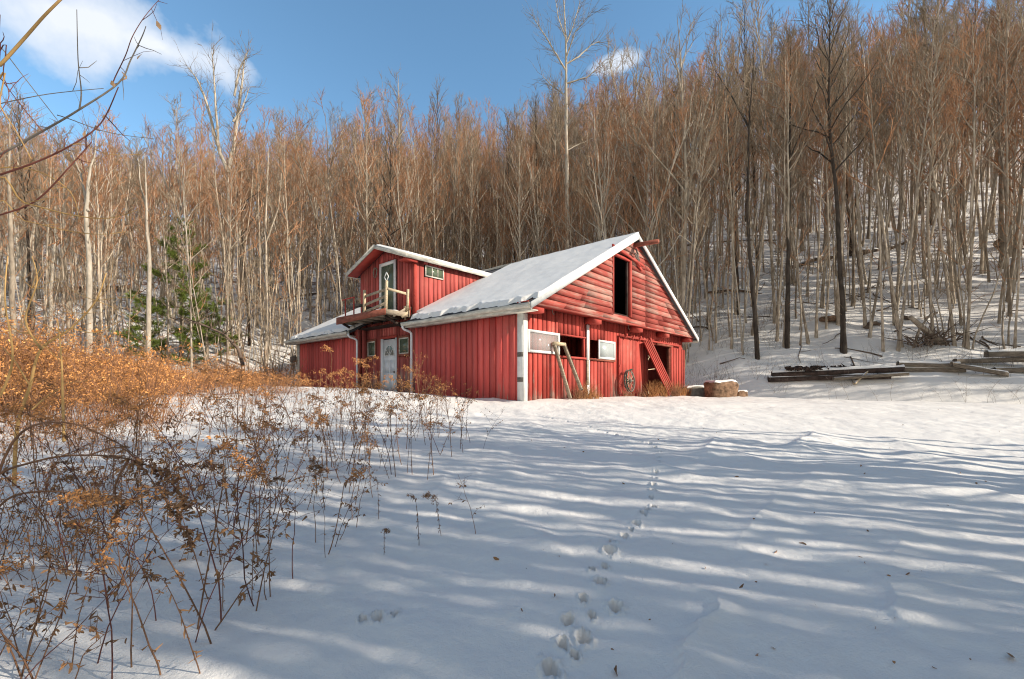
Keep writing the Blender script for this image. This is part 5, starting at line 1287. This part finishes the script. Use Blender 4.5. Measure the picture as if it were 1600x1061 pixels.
# dry grass at the foot of the gable wall
def tuft(seed, n, Hh, sp_):
    r = random.Random(seed); mb = MB()
    for _ in range(n):
        a = r.uniform(0, 6.3); p = np.array([r.gauss(0, sp_), r.gauss(0, sp_*.4), -.03]); q = grow(r, p, (cos(a)*r.uniform(.1, .7), sin(a)*.4, 1), Hh*r.uniform(.35, 1), 4, .1, -.10); mb.tube(q, [.0055,.005,.004,.003,.0015], 3)
    return mb
for i, (bx_, by_, n, hh) in enumerate(((2.35, -.35, 120, .55), (2.75, -.4, 130, .7), (3.1, -.5, 70, .4), (5.6, -.4, 60, .45), (7.35, -.6, 120, .8), (7.9, -.8, 160, .85), (8.6, -1.0, 150, .75), (9.6, -.7, 120, .8), (10.6, -.5, 100, .7), (6.9, -.4, 60, .5), (11.6, -.4, 60, .6))):
    p = bl(bx_, by_); o = tuft(700+i, n, hh, .17).build('grass_tuft', M['grass' if i % 3 else 'brush_dark'], None, (p[0], p[1], hz(p[0], p[1])+.02)); o.rotation_euler = (0, 0, BZ)
    tag(o, 'dry orange grass tuft at the foot of the red gable wall ' + ('below the windows' if bx_ < 6 else 'around the open doorway'), 'grass', 'dry grass tufts ' + ('below the windows' if bx_ < 6 else 'around the open doorway'))
# fallen leaves on the clearing
r = random.Random(808)
def leaf_mesh(seed):
    r = random.Random(seed); mb = MB(); V, Q = leafq(.06, np.zeros(3), (1, .2, .25), .035, r, .8); mb.add(V, Q); return mb.mesh('fallen_leaf', M['leaf_dead'])
lms = [leaf_mesh(i) for i in range(4)]
lp = [(1030,688),(1038,690),(1197,884),(1276,949),(1395,1037),(1440,893),(1415,899),(1350,740),(1345,730),(1500,740),(1527,757),(1480,790),(1210,865),(780,876),(953,848),(1180,812),(910,706),(976,757),(1520,702),(1148,745),(1260,852),(965,1058),(1580,1025),(1340,870),(880,700),(830,690),(1390,700),(1465,640),(1100,670),(1120,677),(868,932),(1155,920)]
lp += [(r.uniform(760, 1590), r.uniform(660, 1050)) for _ in range(34)]
for i, (px, py) in enumerate(lp):
    x, y = ground_px(px, py, fn=H); o = bpy.data.objects.new('fallen_leaf', lms[i % 4]); C.objects.link(o); o.location = (x, y, hz(x, y)+.006); o.rotation_euler = (r.gauss(0,.4), r.gauss(0,.4), r.uniform(0, 6.3)); s = r.uniform(.35, 1.0) if i < 32 else r.uniform(.15, .45); o.scale = (s, s, s)
    tag(o, 'small brown dead leaf lying on the open snow of the clearing', 'leaf', 'dead leaves on the open snow')
# ---- orange thicket (stuff)
def clump(seed, n, Hh, sp_, fuzz=6, wr=.006):
    r = random.Random(seed); st, fz = MB(), MB()
    for _ in range(n):
        a = r.uniform(0, 6.3); p = np.array([r.gauss(0, sp_), r.gauss(0, sp_), -.05]); q = grow(r, p, (cos(a)*r.uniform(0, .55), sin(a)*r.uniform(0, .55), 1), Hh*r.uniform(.5, 1.1), 4, .12, -.06); st.tube(q, [wr, wr*.85, wr*.7, wr*.55, wr*.3], 3)
        for k in range(2):
            i = r.randrange(2, 5); g_ = r.uniform(0, 6.3); q2 = grow(r, q[i], (cos(g_), sin(g_), .6), Hh*r.uniform(.12, .3), 3, .15, -.08); st.tube(q2, [wr*.55, wr*.45, wr*.35, wr*.2], 3)
            for _ in range(fuzz): V, Q = leafq(r.uniform(.018, .042), q2[r.randrange(4)]+np.array([r.gauss(0,.02), r.gauss(0,.02), r.gauss(0,.02)]), (r.gauss(0,1), r.gauss(0,1), r.gauss(-.3,1)), .02, r, .8); fz.add(V, Q)
    return st, fz
cl_ = [clump(901, 24, 1.3, .30, 8), clump(902, 28, 1.0, .35, 10), clump(903, 22, 1.6, .28, 3), clump(904, 26, .8, .4, 4)]
trs = {0: [], 1: [], 2: [], 3: []}; r = random.Random(909); pts = []
def thick(px, py):      # how dense the thicket is at a ground pixel of the photograph
    d = 0.0
    if px < 470: d = max(d, np.interp(py, [560, 575, 612, 625], [0, 1, 1, .0]) * (1 if px < 400 else .5))
    if px < 300: d = max(d, np.interp(py, [575, 590, 650-.10*(px), 675-.10*px], [0, 1, 1, .06]))
    if px < 260: d = max(d, np.interp(py, [640, 655, 705, 745], [0, .40, .32, 0]))
    return d
n = 0
while n < 420:
    px = r.uniform(-120, 475); Yy = r.uniform(8.5, 24); x = (px-800)/F*Yy; z_ = float(base_h(x, Yy)); py = 600-(z_-CAMZ)*F/Yy
    if r.random() > thick(px, py) or inbarn(x, Yy, .8): continue
    pn = float(perlin(x/2.2, Yy/2.2, 55))
    if pn < -.12: continue
    s = r.uniform(.5, 1.1)*(1+1.9*max(0, pn))*(.8 if px > 230 else (1.4 if px < 130 else 1.1)); pts.append((x, Yy, s)); n += 1
k = 0
while k < 38:      # thinner low brush in the weedy drift
    px = r.uniform(-120, 330); Yy = r.uniform(2.8, 8.5); x = (px-800)/F*Yy
    if r.random() < (px+120)/560: continue
    pts.append((x, Yy, r.uniform(.4, .75))); k += 1
zz = H(np.array([p[0] for p in pts]), np.array([p[1] for p in pts]))
for i, ((x, y, s), z) in enumerate(zip(pts, zz)):
    trs[r.randrange(4) if y > 8.5 else 3].append((x, y, float(z), r.uniform(0, 6.3), s, s, r.gauss(0, .08), r.gauss(0, .08)))
grp = []
for k in range(4):
    if trs[k]: grp.append((replicate(cl_[k][0].arrays(), trs[k]), M['brush_dark'])); grp.append((replicate(cl_[k][1].arrays(), trs[k]), M['brush']))
o = join_mats('thicket', grp); tag(o, 'dense orange brown dead brush thicket on the left side of the clearing', 'brush', kind='stuff')
# low twiggy brush on the wooded slope at the right and around the barn back
trs = []; r = random.Random(910)
for _ in range(170):
    px = r.choice([r.uniform(1050, 1620), r.uniform(1050, 1250), r.uniform(100, 520)]); Yy = r.uniform(20, 30); x = (px-800)/F*Yy
    if inbarn(x, Yy, .8) or hill_d(x, Yy) < .2: continue
    s = r.uniform(.5, 1.3); trs.append((x, Yy, hz(x, Yy), r.uniform(0, 6.3), s, s, 0, 0))
c2 = clump(905, 9, 1.3, .3, 0, .007); o = join_mats('slope_twigs', [(replicate(c2[0].arrays(), trs), M['grey_twig'])]); tag(o, 'fine bare twiggy undergrowth at the foot of the wooded slope', 'undergrowth', kind='stuff')

# ================================================================== near shrub reaching in at the upper left
def smooth_path(pp, k=5):
    pp = np.array(pp, float); n = len(pp); t = np.linspace(0, n-1, (n-1)*k+1); out = np.zeros((len(t), 3))
    for j, tt in enumerate(t):
        i = min(int(tt), n-2); u = tt-i; p0 = pp[max(i-1, 0)]; p1 = pp[i]; p2 = pp[i+1]; p3 = pp[min(i+2, n-1)]
        out[j] = .5*((2*p1)+(-p0+p2)*u+(2*p0-5*p1+4*p2-p3)*u*u+(-p0+3*p1-3*p2+p3)*u**3)
    return out
base = np.array([-4.3, 2.7, hz(-4.3, 2.7)])
sh = tag(empty('overhanging_shrub', tuple(base)), 'near shrub with long bare arching branches crossing the sky at upper left', 'shrub')
def br(path, Y, Yb, r0, r1, mat, nm='branch', lead=True, twigs=0, seed=0):
    pp = []
    for i, (px, py) in enumerate(path): pp.append(P(px, py, Y+(Yb-Y)*i/(len(path)-1))-base)
    if lead: pp = [np.array([0, 0, 0]), (pp[0]*.45+np.array([-.1, 0, .15]))] + pp
    q = smooth_path(pp); R_ = np.linspace(r0*.78, r1*.8, len(q)); mb = MB(); mb.tube(q, R_, 6); rr_ = random.Random(seed)
    for k in range(twigs):
        i = rr_.randrange(len(q)//3, len(q)-1); mb.tube(grow(rr_, q[i], (rr_.gauss(.5,.6), rr_.gauss(0,.5), rr_.gauss(.2,.7)), rr_.uniform(.05,.22), 3, .2, 0), [r1*1.0, r1*.9, r1*.7, r1*.4], 4)
    mb.build(nm, M[mat], sh)
br([(-30,252),(0,241),(75,200),(121,173),(185,130),(204,94),(222,57),(228,41)], 2.5, 2.7, .011, .0025, 'grey_twig', twigs=6, seed=1)
br([(185,130),(177,128),(196,87),(207,57),(226,26),(250,-2)], 2.65, 2.8, .0045, .002, 'red_twig', lead=False, twigs=5, seed=2)
br([(-40,140),(0,102),(38,60),(68,26),(94,0),(120,-25)], 2.3, 2.35, .012, .006, 'yellow_twig', seed=3)
br([(124,170),(127,143),(122,94),(120,15)], 2.58, 2.6, .0055, .0022, 'grey_twig', lead=False, twigs=2, seed=4)
br([(-30,282),(0,273),(57,253),(113,226),(158,192),(185,136)], 2.3, 2.5, .010, .003, 'red_twig', twigs=5, seed=5)
br([(-30,345),(0,336),(57,313),(113,256),(143,222)], 2.3, 2.45, .009, .003, 'red_twig', twigs=4, seed=6)
br([(-30,300),(38,317),(113,336),(170,341),(215,328)], 2.2, 2.5, .008, .002, 'yellow_twig', twigs=3, seed=7)
br([(-30,335),(38,345),(113,362),(162,366),(196,362)], 2.4, 2.6, .005, .0018, 'yellow_twig', twigs=1, seed=8)
br([(113,226),(132,226),(170,241),(219,241)], 2.4, 2.6, .004, .0018, 'yellow_twig', lead=False, seed=9)
br([(90,180),(106,185),(170,207),(241,217)], 2.5, 2.7, .004, .0016, 'grey_twig', lead=False, seed=10)
br([(-20,168),(0,162),(75,147),(162,138)], 2.4, 2.6, .006, .002, 'grey_twig', twigs=2, seed=11)
br([(-20,55),(0,72),(38,121),(90,188)], 2.45, 2.5, .0045, .0025, 'grey_twig', seed=12)
br([(-20,95),(0,121),(34,166),(68,207)], 2.4, 2.5, .0045, .0025, 'red_twig', twigs=3, seed=13)
br([(-10,140),(0,166),(25,205),(49,249)], 2.35, 2.4, .005, .003, 'yellow_twig', seed=14)
br([(-20,275),(0,262),(60,268),(110,300),(125,345)], 2.35, 2.5, .006, .002, 'yellow_twig', twigs=3, seed=15)
br([(-10,98),(5,120),(14,150),(0,175)], 2.45, 2.4, .004, .002, 'red_twig', twigs=3, seed=16)
mb = MB(); r = random.Random(17)
for (px, py) in ((133,205),(108,238),(124,275),(175,126),(190,112),(245,33),(222,84),(150,196),(162,180),(118,236)):
    V, Q = leafq(r.uniform(.03, .055), P(px, py, 2.5)-base, (r.gauss(0,.6), 0, -1), .026, r, 1.2); mb.add(V, Q)
mb.build('leaves', M['seed_pale'], sh)
# yellow stemmed sapling at the left edge
b2 = np.array(P(20, 720, 5.0)); b2[2] = hz(b2[0], b2[1]); t = tag(empty('yellow_sapling', tuple(b2)), 'yellow stemmed sapling leaning right over the orange thicket at the left edge', 'sapling'); mb = MB()
for pth, ra in (([(22,760),(27,668),(47,603),(64,546),(112,512),(149,471),(166,427)], .020), ([(64,546),(40,500),(58,440),(50,400)], .012), ([(100,690),(98,620),(96,560),(90,500)], .016), ([(50,640),(75,618),(98,605)], .009), ([(112,512),(150,520),(190,500)], .007), ([(0,620),(20,560),(8,470),(12,400)], .014), ([(47,603),(20,560),(0,540)], .008)):
    q = smooth_path([P(*p, 5.0+.1*i)-b2 for i, p in enumerate(pth)]); mb.tube(q, np.linspace(ra, ra*.3, len(q)), 6)
mb.build('stem', M['yellow_twig'], t); r = random.Random(19); mb = MB()
for k in range(26):
    px, py = r.choice([(75,540),(100,520),(130,490),(150,470),(90,560),(95,600),(50,450),(30,520)]); q = grow(r, P(px, py, 5.2)-b2, (r.gauss(0,1), r.gauss(0,.6), r.gauss(.5,.6)), r.uniform(.2, .7), 4, .2, 0); mb.tube(q, [.005,.004,.003,.002,.001], 3)
mb.build('twigs', M['yellow_twig'], t)
# big dark overhanging weed branch low left
b3 = np.array(P(-40, 800, 3.0)); b3[2] = hz(b3[0], b3[1]); t = tag(empty('drooping_bush', tuple(b3)), 'dark bush branch with clustered dead leaves arching in from the left edge', 'bush'); mb, lf = MB(), MB(); r = random.Random(23)
paths = [[(-40,900),(-20,760),(60,720),(140,711),(210,720),(260,745),(290,790)], [(140,711),(190,700),(230,740),(270,800),(300,850)], [(-40,880),(0,790),(60,768),(150,775),(230,790)], [(-40,860),(20,690),(100,660),(180,690),(215,715)], [(200,720),(180,760),(185,800)]]
for i, pth in enumerate(paths):
    q = smooth_path([P(*p, 3.0+.08*j)-b3 for j, p in enumerate(pth)]); mb.tube(q, np.linspace(.010 if i != 1 else .006, .0025, len(q)), 5)
    for k in range(len(q)//3, len(q)):
        for _ in range(3):
            e = grow(r, q[k], (r.gauss(.2,.8), r.gauss(0,.7), r.gauss(-.1,.7)), r.uniform(.06, .22), 3, .2, -.05); mb.tube(e, [.0025,.002,.0016,.001], 3)
            if k > len(q)*.6 and i in (0, 1, 4):
                for _ in range(11): V, Q = leafq(r.uniform(.02,.045), e[r.randrange(4)], (r.gauss(0,1), r.gauss(0,1), r.gauss(-.6,.8)), .018, r, 1.2); lf.add(V, Q)
mb.build('branches', M['weed_stem'], t); lf.build('leaves', M['leaf_dead'], t)
